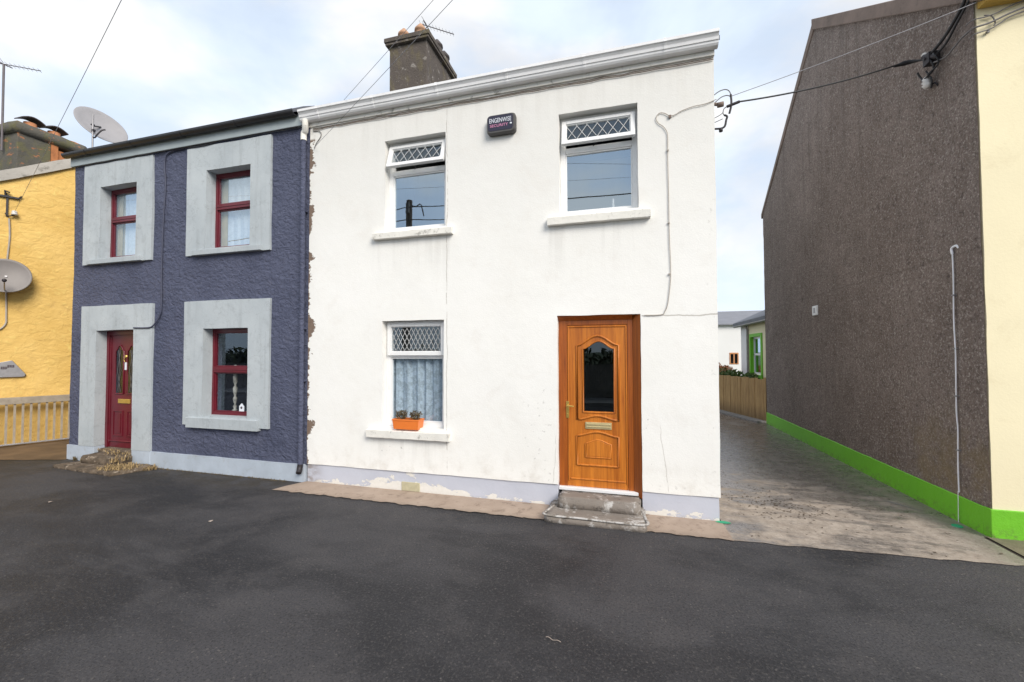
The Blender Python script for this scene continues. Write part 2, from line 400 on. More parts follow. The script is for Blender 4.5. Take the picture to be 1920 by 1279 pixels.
def m_asphalt():
    t = NT('asphalt')
    g1 = t.noise(52, 3, .8); g2 = t.noise(70, 2, .7, t.vec(1,1,1,(5,3,0))); mid = t.noise(13, 6, .8)
    pat = t.noise(.62, 6, .62, t.vec(.75,1.35,1,(2.3,.4,0)), .5); pat2 = t.noise(1.9,6,.65)
    c = t.mix(t.ss(pat,.37,.58), (.018,.0178,.0212), (.054,.052,.0565))
    c = t.mix(t.math('MULTIPLY', t.ss(pat2,.48,.66), .45), c, (.071,.066,.068))
    # damp dark patches
    c = t.mix(t.math('MULTIPLY', t.ss(t.noise(.85,5,.6,t.vec(.6,1.3,1,(7.1,2.2,0)),.4),.50,.66), .55), c, (.0135,.0132,.0160))
    c = t.mix(t.math('MULTIPLY', t.ss(mid,.50,.70), .35), c, (.072,.066,.063))
    c = t.mix(t.math('MULTIPLY', t.ss(g1,.51,.66), .50), c, (.105,.098,.095))
    c = t.mix(t.math('MULTIPLY', t.ss(g2,.52,.64), .60), c, (.008,.0075,.009))
    sp = t.n('ShaderNodeTexVoronoi'); t.link(t.P, sp.inputs['Vector']); sp.inputs['Scale'].default_value = 26
    chip = t.mul(t.math('LESS_THAN', sp.outputs['Distance'], .16), t.math('GREATER_THAN', t.noise(6.3,3,.6), .53))
    c = t.mix(t.math('MULTIPLY', chip, .32), c, (.21,.19,.175))
    dm = t.mul(t.ss(t.y,-.75,-.12), t.math('SUBTRACT',1.0,t.ss(t.x,-4.9,-4.2)), t.ss(t.noise(4,6,.7),.35,.6))
    c = t.mix(t.math('MULTIPLY', dm, .75), c, (.035,.028,.018))
    # loose grit gathers along the concrete edge
    gr = t.mul(t.ss(t.y,-1.25,-.45), t.ss(t.noise(24,5,.75),.54,.66))
    c = t.mix(t.math('MULTIPLY', gr, .35), c, (.14,.115,.09))
    rough = t.lin(pat,.35,.65,.58,.86)
    return t.fin(c, rough, t.bump(g1, .7, .008, t.bump(mid, .4, .01)), spec=.35)
M['asphalt'] = m_asphalt()

def m_apron():
    t = NT('tan_concrete_strip')
    c = t.mix(t.noise(3.5,6,.65), (.26,.19,.142), (.46,.365,.295))
    c = t.mix(t.math('MULTIPLY', t.ss(t.noise(8,8,.76,dist=.4),.52,.66), .6), c, (.15,.105,.078))
    c = t.mix(t.math('MULTIPLY', t.math('SUBTRACT',1.0,t.ss(t.y,-.44,-.33)), .3), c, (.14,.11,.09))
    return t.fin(c, .85, t.bump(t.noise(60,5,.7), .5, .006))
M['apron'] = m_apron()
def m_alley():
    t = NT('wet_concrete')
    n = t.noise(1.7,9,.72,t.vec(.75,1.25,1),.3); n2 = t.noise(6,8,.75); g = t.noise(34,5,.75); st_ = t.noise(1.0,7,.7,t.vec(1.4,6.5,1),.5)
    dry = t.mix(t.lin(n2,.3,.7,0,1), (.205,.165,.133), (.44,.375,.315))
    wet = t.mix(t.lin(n2,.3,.7,0,1), (.098,.084,.077), (.245,.217,.198))
    back = t.ss(t.y, -.1, 2.2)
    w = t.ss(t.math('ADD', t.math('ADD', t.math('MULTIPLY', n, .6), t.math('MULTIPLY', st_, .4)), t.math('MULTIPLY', back, .14)), .48, .61)
    w = t.math('MAXIMUM', w, t.mul(t.ss(t.math('ADD', t.x, t.math('MULTIPLY', n2, .6)), 3.2, 3.75), .85))
    c = t.mix(w, dry, wet)
    c = t.mix(t.math('MULTIPLY', t.ss(g,.54,.66), .40), c, (.44,.39,.34))
    c = t.mix(t.math('MULTIPLY', t.ss(t.noise(29,5,.75,t.vec(1,1,1,(2,9,0))),.55,.66), .45), c, (.05,.038,.03))
    c = t.mix(t.math('MULTIPLY', t.ss(st_,.60,.72), .35), c, (.075,.06,.05))
    # long mud drift and the slab joint
    jt = t.math('ABSOLUTE', t.math('SUBTRACT', t.math('ADD', t.y, t.math('MULTIPLY', t.noise(3,4,.6), .06)), 2.95))
    c = t.mix(t.math('MULTIPLY', t.math('SUBTRACT',1.0,t.ss(jt,.004,.02)), .6), c, (.05,.04,.03))
    rough = t.math('ADD', t.lin(w,0,1,.72,.17), t.math('MULTIPLY', n2, .2))
    return t.fin(c, rough, t.bump(g, .4, .006, t.bump(t.noise(4,5,.65), .3, .02)))
M['alley'] = m_alley()
M['passage'] = paint('brown_damp_ground', (.135,.085,.045), .75, .4, 1.6, .5, 30, .01, dirt=(.06,.045,.03), dirtamt=.6)
M['footpath'] = paint('mossy_footpath', (.16,.14,.09), .85, .25, 4, .5, 40, .006, dirt=(.06,.05,.03), dirtamt=.5)
M['far_path'] = paint('pavement_concrete', (.22,.21,.20), .85, .15, 2, .4, 40, .006)
M['grass'] = paint('rough_grass', (.055,.075,.025), .95, .35, .6, .6, 20, .03)
def m_step():
    t = NT('worn_concrete_step')
    n = t.noise(7,7,.7,dist=.4); n2 = t.noise(2.5,5,.6)
    c = t.mix(n2, (.17,.14,.115), (.27,.24,.215))
    c = t.mix(t.ss(n,.52,.66), c, (.50,.48,.46))
    c = t.mix(t.math('MULTIPLY', t.ss(t.noise(13,6,.7),.55,.68), .8), c, (.055,.05,.045))
    return t.fin(c, .8, t.bump(t.noise(28,6,.7), .8, .015))
M['step'] = m_step()
def m_stepedge():
    t = NT('painted_step_edge')
    c = t.mix(t.ss(t.noise(14,6,.7),.42,.60), (.48,.465,.45), (.20,.175,.15))
    return t.fin(c, .8, t.bump(t.noise(28,6,.7), .8, .012))
M['step_edge'] = m_stepedge()
def m_bstep():
    t = NT('crumbling_brown_step')
    c = t.mix(t.lin(t.noise(6,7,.7),.3,.7,0,1), (.05,.036,.025), (.20,.15,.105))
    c = t.mix(t.ss(t.noise(14,6,.75),.56,.66), c, (.42,.35,.28))
    c = t.mix(t.ss(t.noise(13,6,.7,t.vec(1,1,1,(4,2,1))),.58,.68), c, (.03,.025,.02))
    return t.fin(c, .9, t.bump(t.noise(20,6,.7), 1.0, .03))
M['bstep'] = m_bstep()
def m_fence():
    t = NT('weathered_fence_boards')
    g = t.noise(1.0,7,.7,t.vec(26,26,1.6),.5)
    c = t.mix(t.lin(g,.3,.7,0,1), (.27,.15,.06), (.62,.41,.185))
    c = t.mix(t.math('MULTIPLY', t.math('SUBTRACT',1.0,t.ss(t.z,.05,.45)), .5), c, (.07,.045,.025))
    return t.fin(c, .85, t.bump(g, .4, .006))
M['fence'] = m_fence()

def m_glass(name, tint=(.93,.96,.97), base=.16, gain=1.0, col=(.72,.87,1.0)):
    t = NT(name)
    tr = t.n('ShaderNodeBsdfTransparent'); tr.inputs[0].default_value = (*tint,1)
    gl = t.n('ShaderNodeBsdfGlossy'); gl.inputs['Roughness'].default_value = .004; gl.inputs[0].default_value = (*col,1)
    bp = t.bump(t.noise(1.6,2,.5), .012, .05); t.link(bp, gl.inputs['Normal'])
    dp = t.n('ShaderNodeVectorMath'); dp.operation = 'DOT_PRODUCT'; t.link(t.g.outputs['Incoming'], dp.inputs[0]); t.link(t.g.outputs['Normal'], dp.inputs[1])
    sch = t.math('POWER', t.math('SUBTRACT', 1.0, t.math('ABSOLUTE', dp.outputs['Value']), clamp=True), 4.0)
    f = t.math('ADD', base + .04*gain, t.math('MULTIPLY', sch, .75*gain), clamp=True)
    mx = t.n('ShaderNodeMixShader'); t.link(f, mx.inputs[0]); t.link(tr.outputs[0], mx.inputs[1]); t.link(gl.outputs[0], mx.inputs[2])
    t.link(mx.outputs[0], t.out.inputs[0])
    return t.m
M['glass'] = m_glass('window_glass', base=.36)
M['glass_clear'] = m_glass('clear_window_glass', base=.07)
M['glass_dark'] = m_glass('dark_door_glass', tint=(.22,.22,.21), base=.05, gain=.8)
def m_net(name, col, alpha, scale):
    t = NT(name)
    # woven net: fine holes
    a = t.vor(scale, 'F1'); d = t.n('ShaderNodeBsdfDiffuse'); d.inputs[0].default_value = (*col,1)
    tl = t.n('ShaderNodeBsdfTranslucent'); tl.inputs[0].default_value = (*col,1)
    ad = t.n('ShaderNodeMixShader'); ad.inputs[0].default_value = .15; t.link(d.outputs[0], ad.inputs[1]); t.link(tl.outputs[0], ad.inputs[2])
    tr = t.n('ShaderNodeBsdfTransparent')
    pat = t.math('ADD', alpha, t.math('MULTIPLY', t.ss(t.noise(scale*.22,4,.7),.42,.58), .35), clamp=True)
    f = t.math('MULTIPLY', pat, t.lin(a,.0,.5,.75,1.0), clamp=True)
    mx = t.n('ShaderNodeMixShader'); t.link(f, mx.inputs[0]); t.link(tr.outputs[0], mx.inputs[1]); t.link(ad.outputs[0], mx.inputs[2])
    t.link(mx.outputs[0], t.out.inputs[0])
    return t.m
M['lace'] = m_net('lace_net', (.55,.65,.75), .74, 60)
M['net'] = m_net('white_net', (.90,.92,.92), .9, 90)
M['lead'] = paint('pale_lead_strip', (.52,.53,.53), .45, .08, 10)

# ------------------------------------------------------------------ camera
FPX = 773.143
cam = bpy.data.cameras.new('camera'); camo = bpy.data.objects.new('camera', cam); COL.objects.link(camo)
cam.sensor_fit = 'HORIZONTAL'; cam.sensor_width = 36; cam.lens = FPX/1920*36
cam.clip_start = .05; cam.clip_end = 3000
r_ = Vector((0.9635149598588034, 0.2676369118215659, -0.0030668483666124575))
d_ = Vector((-0.010019207599450703, 0.024615032438324733, -0.9996467954518434))
f_ = Vector((-0.2674668906750283, 0.9632053693832254, 0.026398461772551746))
mw = Matrix.Identity(4)
for i in range(3):
    mw[i][0] = r_[i]; mw[i][1] = -d_[i]; mw[i][2] = -f_[i]
mw[0][3], mw[1][3], mw[2][3] = 0, -4.937, 1.85
camo.matrix_world = mw
scene.camera = camo

# ------------------------------------------------------------------ light and sky
sun_dir = Vector((.62,-.60,.62)).normalized()
el = math.asin(sun_dir.z); az = math.atan2(sun_dir.x, sun_dir.y)
sl = bpy.data.lights.new('sun', 'SUN'); so = bpy.data.objects.new('sun', sl); COL.objects.link(so)
sl.energy = 3.55; sl.angle = R(30); sl.color = (1.0,.93,.825)
so.rotation_euler = sun_dir.to_track_quat('Z','Y').to_euler(); so.location = (10,-10,12)
w = bpy.data.worlds.new('World'); scene.world = w; w.use_nodes = True
wt = w.node_tree; wt.nodes.clear()
def wn(t): return wt.nodes.new(t)
out = wn('ShaderNodeOutputWorld'); tc = wn('ShaderNodeTexCoord')
sky = wn('ShaderNodeTexSky'); sky.sky_type = 'NISHITA'; sky.sun_disc = False
sky.sun_elevation = el; sky.sun_rotation = az; sky.air_density = 1.0; sky.dust_density = .6; sky.ozone_density = 1.2
b1 = wn('ShaderNodeBackground'); b1.inputs[1].default_value = .15; wt.links.new(sky.outputs[0], b1.inputs[0])
sp = wn('ShaderNodeSeparateXYZ'); wt.links.new(tc.outputs['Generated'], sp.inputs[0])
mp = wn('ShaderNodeMapping'); mp.inputs['Scale'].default_value = (1.25,1.25,2.5); mp.inputs['Location'].default_value = (.37,.13,.21)
wt.links.new(tc.outputs['Generated'], mp.inputs[0])
n1 = wn('ShaderNodeTexNoise'); n1.inputs['Scale'].default_value = 1.5; n1.inputs['Detail'].default_value = 6; n1.inputs['Roughness'].default_value = .52; n1.inputs['Distortion'].default_value = .35
wt.links.new(mp.outputs[0], n1.inputs['Vector'])
def wm(op, a, b, clamp=False):
    n = wn('ShaderNodeMath'); n.operation = op; n.use_clamp = clamp
    for i, q in enumerate((a,b)):
        if isinstance(q, (int,float)): n.inputs[i].default_value = q
        else: wt.links.new(q, n.inputs[i])
    return n.outputs[0]
def wr(v, a, b, c, d):
    n = wn('ShaderNodeMapRange'); n.interpolation_type = 'SMOOTHSTEP'; wt.links.new(v, n.inputs[0])
    for i, q in enumerate((a,b,c,d)): n.inputs[i+1].default_value = q
    return n.outputs[0]
cl = wr(n1.outputs['Fac'], .40, .62, .72, 1.0)                 # cloud cover
hz = wr(sp.outputs[2], .10, .62, .95, 0.0)                      # whiter low down
mask = wm('MAXIMUM', cl, hz, True)
n2 = wn('ShaderNodeTexNoise'); n2.inputs['Scale'].default_value = 3.2; n2.inputs['Detail'].default_value = 5; wt.links.new(mp.outputs[0], n2.inputs['Vector'])
cc = wn('ShaderNodeMix'); cc.data_type = 'RGBA'; wt.links.new(wr(n2.outputs['Fac'],.40,.66,0,1), cc.inputs[0])
cc.inputs[6].default_value = (.80,.91,1.06,1); cc.inputs[7].default_value = (1.0,1.0,1.0,1)
b2 = wn('ShaderNodeBackground'); b2.inputs[1].default_value = 1.10; wt.links.new(cc.outputs[2], b2.inputs[0])
mxw = wn('ShaderNodeMixShader'); wt.links.new(mask, mxw.inputs[0]); wt.links.new(b1.outputs[0], mxw.inputs[1]); wt.links.new(b2.outputs[0], mxw.inputs[2])
wt.links.new(mxw.outputs[0], out.inputs[0])
scene.view_settings.view_transform = 'Standard'; scene.view_settings.look = 'None'
scene.view_settings.exposure = 0; scene.view_settings.gamma = 1
scene.cycles.max_bounces = 8; scene.cycles.transparent_max_bounces = 16
scene.cycles.sample_clamp_indirect = 6

# ------------------------------------------------------------------ ground, road, paths
def sheet(pts, z, name, mat):
    mb = MB(); mb.poly([(x,y,z) for x,y in pts]); o = mb.build(name, mat)
    return struct(o)
def wob_line(a, b, n, amp, seed):
    return [(a[0]+(b[0]-a[0])*i/n + amp*nz(i*.7,seed,1.3), a[1]+(b[1]-a[1])*i/n + amp*nz(i*.53,seed+5,.2)) for i in range(n+1)]
sheet([(-700,-700),(700,-700),(700,700),(-700,700)], -.06, 'ground', M['grass'])
sheet([(-120,-9),(120,-9),(120,.34),(-120,.34)], 0, 'road', M['asphalt'])
# opposite pavement
mb = MB(); mb.box(-120,120,-10.6,-9.0,-.05,.12); struct(mb.build('pavement', M['far_path']))
# tan strip in front of the white house (ragged street edge)
e = wob_line((-4.60,-.415),(.97,-.452),110,.045,3)
sheet([(-4.42,.02)] + [(-4.56,-.25)] + e + [(.97,.02)], .010, 'pavement', M['apron'])
# alley between the houses
e = wob_line((.97,-.445),(3.37,-.32),26,.03,9)
sheet([(.972,9.5)] + [(.972,.0)] + e + [(3.37,.27),(3.46,.30),(3.46,7.3),(2.9,9.5)], .006, 'alley', M['alley'])
e = wob_line((3.40,-.325),(9.0,-.02),24,.02,21)
sheet([(3.40,.30)] + e + [(9.0,.30)], .014, 'footpath', M['footpath'])
sheet([(3.372,-.32),(3.40,-.325),(3.40,.30),(3.372,.30)], .004, 'path_joint', M['soil'])
# kerb of pale cement along the fence foot
mb = MB(); a = Vector((3.46,7.14,0)); b = Vector((2.70,9.42,0)); dd = (b-a).normalized(); nn = Vector((dd.y,-dd.x,0))*-1
mb.obox((a+b)/2 + nn*.11 + Vector((0,0,.02)), dd*1.2, nn*.13, Vector((0,0,.022))); struct(mb.build('kerb', M['far_path'], bevel=.01))
# passage to the yellow house
e = wob_line((-13.2,-1.2),(-9.40,-.06),22,.05,31)
sheet(e + [(-9.40,9),(-13.2,9)], .006, 'path', M['passage'])

# ------------------------------------------------------------------ wall builder
def wall_panel(mb, x0, x1, z0, z1, holes, y=0.0, depth=.30, step=.085, amp=.005, xj=.0, seed=0):
    def axis(a, b, cuts):
        c = sorted(set([a,b]+[q for q in cuts if a < q < b])); o = []
        for p, q in zip(c[:-1], c[1:]):
            n = max(1, round((q-p)/step)); o += [p+(q-p)*i/n for i in range(n)]
        return o+[c[-1]]
    xs = axis(x0, x1, [h[0] for h in holes]+[h[1] for h in holes]); zs = axis(z0, z1, [h[2] for h in holes]+[h[3] for h in holes])
    def pt(x, z):
        yy = y + amp*(nz(x+seed,3.1,z,.9)*.9 + nz(x,8.2+seed,z,3.5)*.45)
        k = .006
        return (x + k*nz(x*.3,1.7+seed,z,4), yy, z + k*nz(x,5.7+seed,z*.3,4))
    idx = {}; V = []; F = []
    for i, x in enumerate(xs):
        for j, z in enumerate(zs):
            idx[i,j] = len(V); V.append(pt(x,z))
    def inhole(x, z): return any(h[0] < x < h[1] and h[2] < z < h[3] for h in holes)
    solid = {}
    for i in range(len(xs)-1):
        for j in range(len(zs)-1):
            if not inhole((xs[i]+xs[i+1])/2, (zs[j]+zs[j+1])/2):
                solid[i,j] = 1; F.append((idx[i,j],idx[i+1,j],idx[i+1,j+1],idx[i,j+1]))
    mb.add(V, F, True)
    # reveals and outer edge returns: every edge of the solid cells with no solid neighbour
    def ret(p, q):
        mb.add([p, q, (q[0], y+depth, q[2]), (p[0], y+depth, p[2])], [(0,1,2,3)])
    for (i,j) in solid:
        for di, dj, e in ((-1,0,((i,j),(i,j+1))),(1,0,((i+1,j),(i+1,j+1))),(0,-1,((i,j),(i+1,j))),(0,1,((i,j+1),(i+1,j+1)))):
            if (i+di, j+dj) not in solid: ret(V[idx[e[0]]], V[idx[e[1]]])
    # inner leaf
    for (i,j) in solid:
        mb.add([(xs[i],y+depth,zs[j]),(xs[i+1],y+depth,zs[j]),(xs[i+1],y+depth,zs[j+1]),(xs[i],y+depth,zs[j+1])], [(0,1,2,3)])

def frame_rect(mb, x0, x1, z0, z1, y0, y1, wl, wr, wb, wt_):
    mb.box(x0,x0+wl,y0,y1,z0,z1); mb.box(x1-wr,x1,y0,y1,z0,z1)
    mb.box(x0+wl,x1-wr,y0,y1,z0,z0+wb); mb.box(x0+wl,x1-wr,y0,y1,z1-wt_,z1)

def lattice_strips(x0, x1, z0, z1, pitch_x, pitch_z, T=None, y=0.0, w=.0033):
    """diamond leading clipped to the rectangle"""
    mb = MB(); s = pitch_z/pitch_x
    import itertools
    for sg in (1,-1):
        k = -40
        while k < 60:
            # line: z = z0 + sg*s*(x - x0) + k*pitch_z
            pts = []
            for t in [i/60 for i in range(61)]:
                x = x0+(x1-x0)*t; z = z0 + sg*s*(x-x0) + k*pitch_z
                if z0 <= z <= z1: pts.append((x,z))
            if len(pts) > 1:
                (xa,za),(xb,zb) = pts[0], pts[-1]
                L = math.hypot(xb-xa, zb-za); ux, uz = (xb-xa)/L, (zb-za)/L
                q = [(xa-uz*w, za+ux*w),(xb-uz*w, zb+ux*w),(xb+uz*w, zb-ux*w),(xa+uz*w, za-ux*w)]
                f = [(p[0], y, p[1]) for p in q]; bk = [(p[0], y+.004, p[1]) for p in q]
                if T: f = [T @ Vector(p) for p in f]; bk = [T @ Vector(p) for p in bk]
                mb.add(f+bk, [(0,1,2,3),(0,4,5,1),(1,5,6,2),(2,6,7,3),(3,7,4,0)])
            k += 1
    return mb

def curtain(x0, x1, z0, z1, y, folds, amp, seed=0, n=70):
    mb = MB(); V = []; F = []
    zs = [z0, (z0+z1)/2, z1]
    for i in range(n+1):
        t = i/n; x = x0+(x1-x0)*t
        ph = folds*2*math.pi*t + 1.5*nz(t*3,seed,0)*2
        for z in zs:
            V.append((x, y + amp*(math.sin(ph)+.4*math.sin(2.3*ph+seed)), z))
    for i in range(n):
        for k in range(2):
            a = i*3+k; F.append((a,a+3,a+4,a+1))
    mb.add(V, F, True); mb.recalc = False
    return mb

# ================================================================== WHITE HOUSE
WX0, WX1 = -4.42, .965
wh = thing('white_house', 'white rendered two-storey end house with orange wooden door', 'house', (-1.7,3.5,0))
UL = (-3.18,-2.27,3.505,4.757); UR = (-.77,.15,3.51,4.745); LW = (-3.208,-2.295,.845,2.275); DR = (-.805,.158,.19,2.283)
mb = MB()
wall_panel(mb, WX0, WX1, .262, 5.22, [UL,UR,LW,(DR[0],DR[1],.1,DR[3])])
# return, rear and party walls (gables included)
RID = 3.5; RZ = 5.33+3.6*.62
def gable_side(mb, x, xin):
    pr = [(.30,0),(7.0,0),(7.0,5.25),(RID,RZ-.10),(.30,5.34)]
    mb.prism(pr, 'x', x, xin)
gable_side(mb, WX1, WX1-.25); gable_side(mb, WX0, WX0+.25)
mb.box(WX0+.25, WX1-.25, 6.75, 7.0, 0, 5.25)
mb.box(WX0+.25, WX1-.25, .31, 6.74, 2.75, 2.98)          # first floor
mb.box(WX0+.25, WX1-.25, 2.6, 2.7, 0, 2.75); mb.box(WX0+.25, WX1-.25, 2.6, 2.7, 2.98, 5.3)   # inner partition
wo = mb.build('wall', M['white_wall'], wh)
mb = MB(); wall_panel(mb, WX0+.004, WX1-.012, -.05, .255, [(DR[0]-.001,DR[1]+.001,-.2,.5)], y=.014, step=.06, amp=.007, seed=4)
mb.build('plinth', M['white_plinth'], wh)
# roof, fascia, gutter
mb = MB(); mb.prism([(-.03,5.28),(RID,RZ-.06),(RID,RZ),(-.03,5.335)], 'x', WX0-.02, WX1+.06); mb.prism([(7.15,5.22),(RID,RZ-.06),(RID,RZ),(7.15,5.27)], 'x', WX0-.02, WX1+.06)
mb.build('roof', M['slate'], wh)
mb = MB(); mb.box(WX0-.02, WX1+.006, -.022, .02, 5.128, 5.335)
mb.build('fascia', M['sill'], wh, bevel=.004)
mb = MB()
pr = [(-.024,5.185),(-.060,5.183),(-.088,5.190),(-.102,5.210),(-.106,5.232),(-.116,5.236),(-.122,5.268),(-.138,5.294),(-.150,5.300),(-.150,5.333),(-.140,5.333),(-.138,5.306),(-.118,5.285),(-.10,5.24),(-.08,5.203),(-.05,5.197),(-.024,5.20)]
mb.prism(pr, 'x', -4.515, .998, False)
gut = mb.build('gutter', M['gutter_pvc'], wh)
for gx in (-4.2,-3.3,-2.35,-1.4,-.45,.45):
    mb = MB(); pr2 = [(y-.004 if y < -.04 else y, z-.003) for (y,z) in pr[:9]] + [(-.146,5.341),(-.030,5.341)]
    mb.prism(pr2, 'x', gx-.016, gx+.016); mb.build('bracket', M['gutter_pvc'], gut)

def sash_T(hz, hy, ang):
    return Matrix.Translation((0,hy,hz)) @ Matrix.Rotation(-ang, 4, 'X') @ Matrix.Translation((0,-hy,-hz))
def white_window(rect, trz, open_deg, sill, cur, glass='glass', pitch=(.122,.19)):
    x0,x1,z0,z1 = rect; YF = .115; YB = .185; s = .05
    mb = MB(); frame_rect(mb, x0, x1, z0, z1, YF, YB, .062, .062, .062, .045)
    mb.box(x0+.062, x1-.062, YF-.001, YB, trz-.045, trz+.022)
    # glazing bead of the big pane
    frame_rect(mb, x0+.062, x1-.062, z0+.062, trz-.045, YF+.012, YB-.01, .016,.016,.016,.016)
    wi = mb.build('window', M['white_pvc'], wh, bevel=.005)
    mb = MB(); mb.poly([(x0+.06,.15,z0+.06),(x1-.06,.15,z0+.06),(x1-.06,.15,trz-.045),(x0+.06,.15,trz-.045)]); mb.build('pane', M[glass], wi)
    # top-hung sash
    T = sash_T(z1-.03, YF-.03, R(open_deg))
    a0,a1,c0,c1 = x0+.028, x1-.028, trz-.015+(.035 if open_deg else 0), z1-(.055 if open_deg else .03)
    def xf(m):
        m.v = [tuple(T @ Vector(p)) for p in m.v]; return m
    mb = MB(); frame_rect(mb, a0, a1, c0, c1, YF-.035, YF+.012, .052,.052,.052,.045)
    frame_rect(mb, a0+.052, a1-.052, c0+.052, c1-.045, YF-.022, YF+.004, .010,.010,.010,.010)
    so_ = xf(mb).build('sash', M['white_pvc'], wi, bevel=.005)
    mb = MB(); mb.poly([(a0+.05,YF-.007,c0+.05),(a1-.05,YF-.007,c0+.05),(a1-.05,YF-.007,c1-.043),(a0+.05,YF-.007,c1-.043)]); xf(mb).build('sash_pane', M['glass_clear'], wi)
    lattice_strips(a0+.062, a1-.062, c0+.062, c1-.055, pitch[0], pitch[1], T, YF-.0155).build('lattice', M['lead'], wi)
    if open_deg > 3:   # dark stay arm
        mb = MB(); mb.tube([T @ Vector(((a0+a1)/2+.02, YF-.01, c0+.01)), ((a0+a1)/2-.06, YF+.005, trz+.015)], .006, 6); mb.build('stay', M['iron'], wi)
    # concrete sill
    sx0,sx1,sz0,sz1 = sill
    mb = MB(); n = 26; pr = [(-.068,sz0),(-.070,sz1-.022),(.12,sz1+.006),(.12,sz0)]
    V = []; F = []
    for i in range(n+1):
        x = sx0+(sx1-sx0)*i/n
        for k,(y,z) in enumerate(pr):
            V.append((x, y + (.006*nz(x,k*2.0,sz0,7) if y < 0 else 0), z + .005*nz(x,k*3.1,sz1,6)))
    for i in range(n):
        for k in range(4):
            F.append((i*4+k, i*4+(k+1)%4, (i+1)*4+(k+1)%4, (i+1)*4+k))
    mb.add(V, F); mb.add(V[:4], [(0,1,2,3)]); mb.add(V[-4:], [(3,2,1,0)])
    mb.build('sill', M['sill'], wi, bevel=.006)
    return wi
w_ul = white_window(UL, 4.352, 17, (-3.33,-2.158,3.385,3.492), None)
w_ur = white_window(UR, 4.345, 13, (-.908,.278,3.375,3.490), None)
w_lw = white_window(LW, 1.820, 0, (-3.405,-2.195,.705,.828), None, 'glass_clear', (.066,.125))
curtain(-3.19,-2.31,.86,1.86,.215,6,.022,3).build('curtain', M['lace'], w_lw, label='lace net curtain behind the glass')
# door
dr = MB(); x0,x1,z0,z1 = DR
dr.box(x0+.002, x0+.105, .085, .17, z0, z1-.003); dr.box(x1-.150, x1-.090, .085, .17, z0+.02, z1-.003)
dr.box(x0+.105, x1-.150, .085, .17, 2.17, z1-.003)
# splayed lining on the right and a head lining
dr.prism([(x1-.003,.004),(x1-.003,.17),(x1-.09,.17),(x1-.09,.085)], 'z', z0-.01, z1-.003)
dr.prism([(.006,z1-.003),(.085,z1-.003),(.085,z1-.06)], 'x', x0+.002, x1-.09)
door = dr.build('door', M['wood_frame'], wh, bevel=.004)
LX0, LX1, LZ0, LZ1, LY = x0+.108, x1-.153, .235, 2.167, .092
def arch(xa, xb, zb, zs, rise, n=16, foot=0.0):
    """closed outline: arched (ogee-shouldered) top between xa and xb; the foot may bow up as well"""
    pts = []
    for i in range(n+1):
        t = i/n; u = 2*t-1
        h = rise*(.5+.5*math.cos(math.pi*u))**.9
        pts.append((xa+(xb-xa)*t, zs+h))
    bot = []
    for i in range(n+1):
        t = i/n; u = 2*t-1
        bot.append((xb-(xb-xa)*t, zb + foot*(.5+.5*math.cos(math.pi*u))))
    return pts + bot
leaf = MB()
gl = arch(-.500,-.152,1.135,1.880,.085)
# leaf as a slab with the glazed opening cut out
bm = bmesh.new()
def ring(pts, y): return [bm.verts.new((p[0], y, p[1])) for p in pts]
outer = [(LX0,LZ0),(LX1,LZ0),(LX1,LZ1),(LX0,LZ1)]
for y in (LY, LY+.05):
    a_ = ring(outer, y); b_ = ring(gl, y)
    ed = [bm.edges.new((a_[i], a_[(i+1)%4])) for i in range(4)] + [bm.edges.new((b_[i], b_[(i+1)%len(b_)])) for i in range(len(b_))]
    bmesh.ops.triangle_fill(bm, edges=ed, use_beauty=True)
    if y == LY: fr_o, fr_g = a_, b_
    else:
        for A, B in ((fr_o,a_),(fr_g,b_)):
            for i in range(len(A)):
                j = (i+1) % len(A); bm.faces.new((A[i],A[j],B[j],B[i]))
bmesh.ops.remove_doubles(bm, verts=bm.verts, dist=1e-5)
bm.verts.ensure_lookup_table(); bm.verts.index_update()
leaf.add([v.co.copy() for v in bm.verts], [[v.index for v in f.verts] for f in bm.faces]); bm.free()
lf = leaf.build('door_leaf', M['wood'], door)
def moulding(pts, r, y, flat=.6):
    return MB().tube([(p[0], y, p[1]) for p in pts], r, 8, closed=True)
mo = MB()
mo.tube([(p[0],LY-.002,p[1]) for p in arch(-.583,-.094,1.035,1.925,.115,18,.05)], .013, 8, True)
mo.tube([(p[0],LY,p[1]) for p in arch(-.512,-.140,1.123,1.884,.092,18)], .010, 8, True)
mo.tube([(p[0],LY-.002,p[1]) for p in arch(-.587,-.100,.495,.842,.05,18)], .013, 8, True)
mo.tube([(p[0],LY,p[1]) for p in arch(-.485,-.188,.590,.752,.045,18)], .011, 8, True)
mo.tube([(LX0+.03,LY,.325),(LX1-.03,LY,.325)], .011, 8); mo.tube([(LX0+.012,LY,.3),(LX0+.012,LY,2.15)], .010, 8); mo.tube([(LX1-.012,LY,.3),(LX1-.012,LY,2.15)], .010, 8)
mo.tube([(LX0+.012,LY,2.15),(LX1-.012,LY,2.15)], .010, 8)
mo.build('moulding', M['wood'], door)
mb = MB()   # raised field of the lower panel
a_ = arch(-.470,-.203,.605,.745,.040,14); mb.add([(p[0],LY-.010,p[1]) for p in a_], [tuple(range(len(a_)))])
b_ = arch(-.485,-.188,.590,.752,.045,14); n_ = len(a_)
mb.add([(p[0],LY-.010,p[1]) for p in a_]+[(p[0],LY+.002,p[1]) for p in b_], [(i,(i+1)%n_,(i+1)%n_+n_,i+n_) for i in range(n_)])
mb.build('panel', M['wood'], door)
mb = MB(); mb.poly([(p[0],LY+.017,p[1]) for p in gl]); mb.build('door_glass', M['glass_dark'], door)
mb = MB(); mb.box(-.485,-.178,LY-.012,LY+.001,.928,1.008); mb.box(-.470,-.193,LY-.018,LY-.011,.944,.962); mb.box(-.470,-.193,LY-.018,LY-.011,.972,.994)
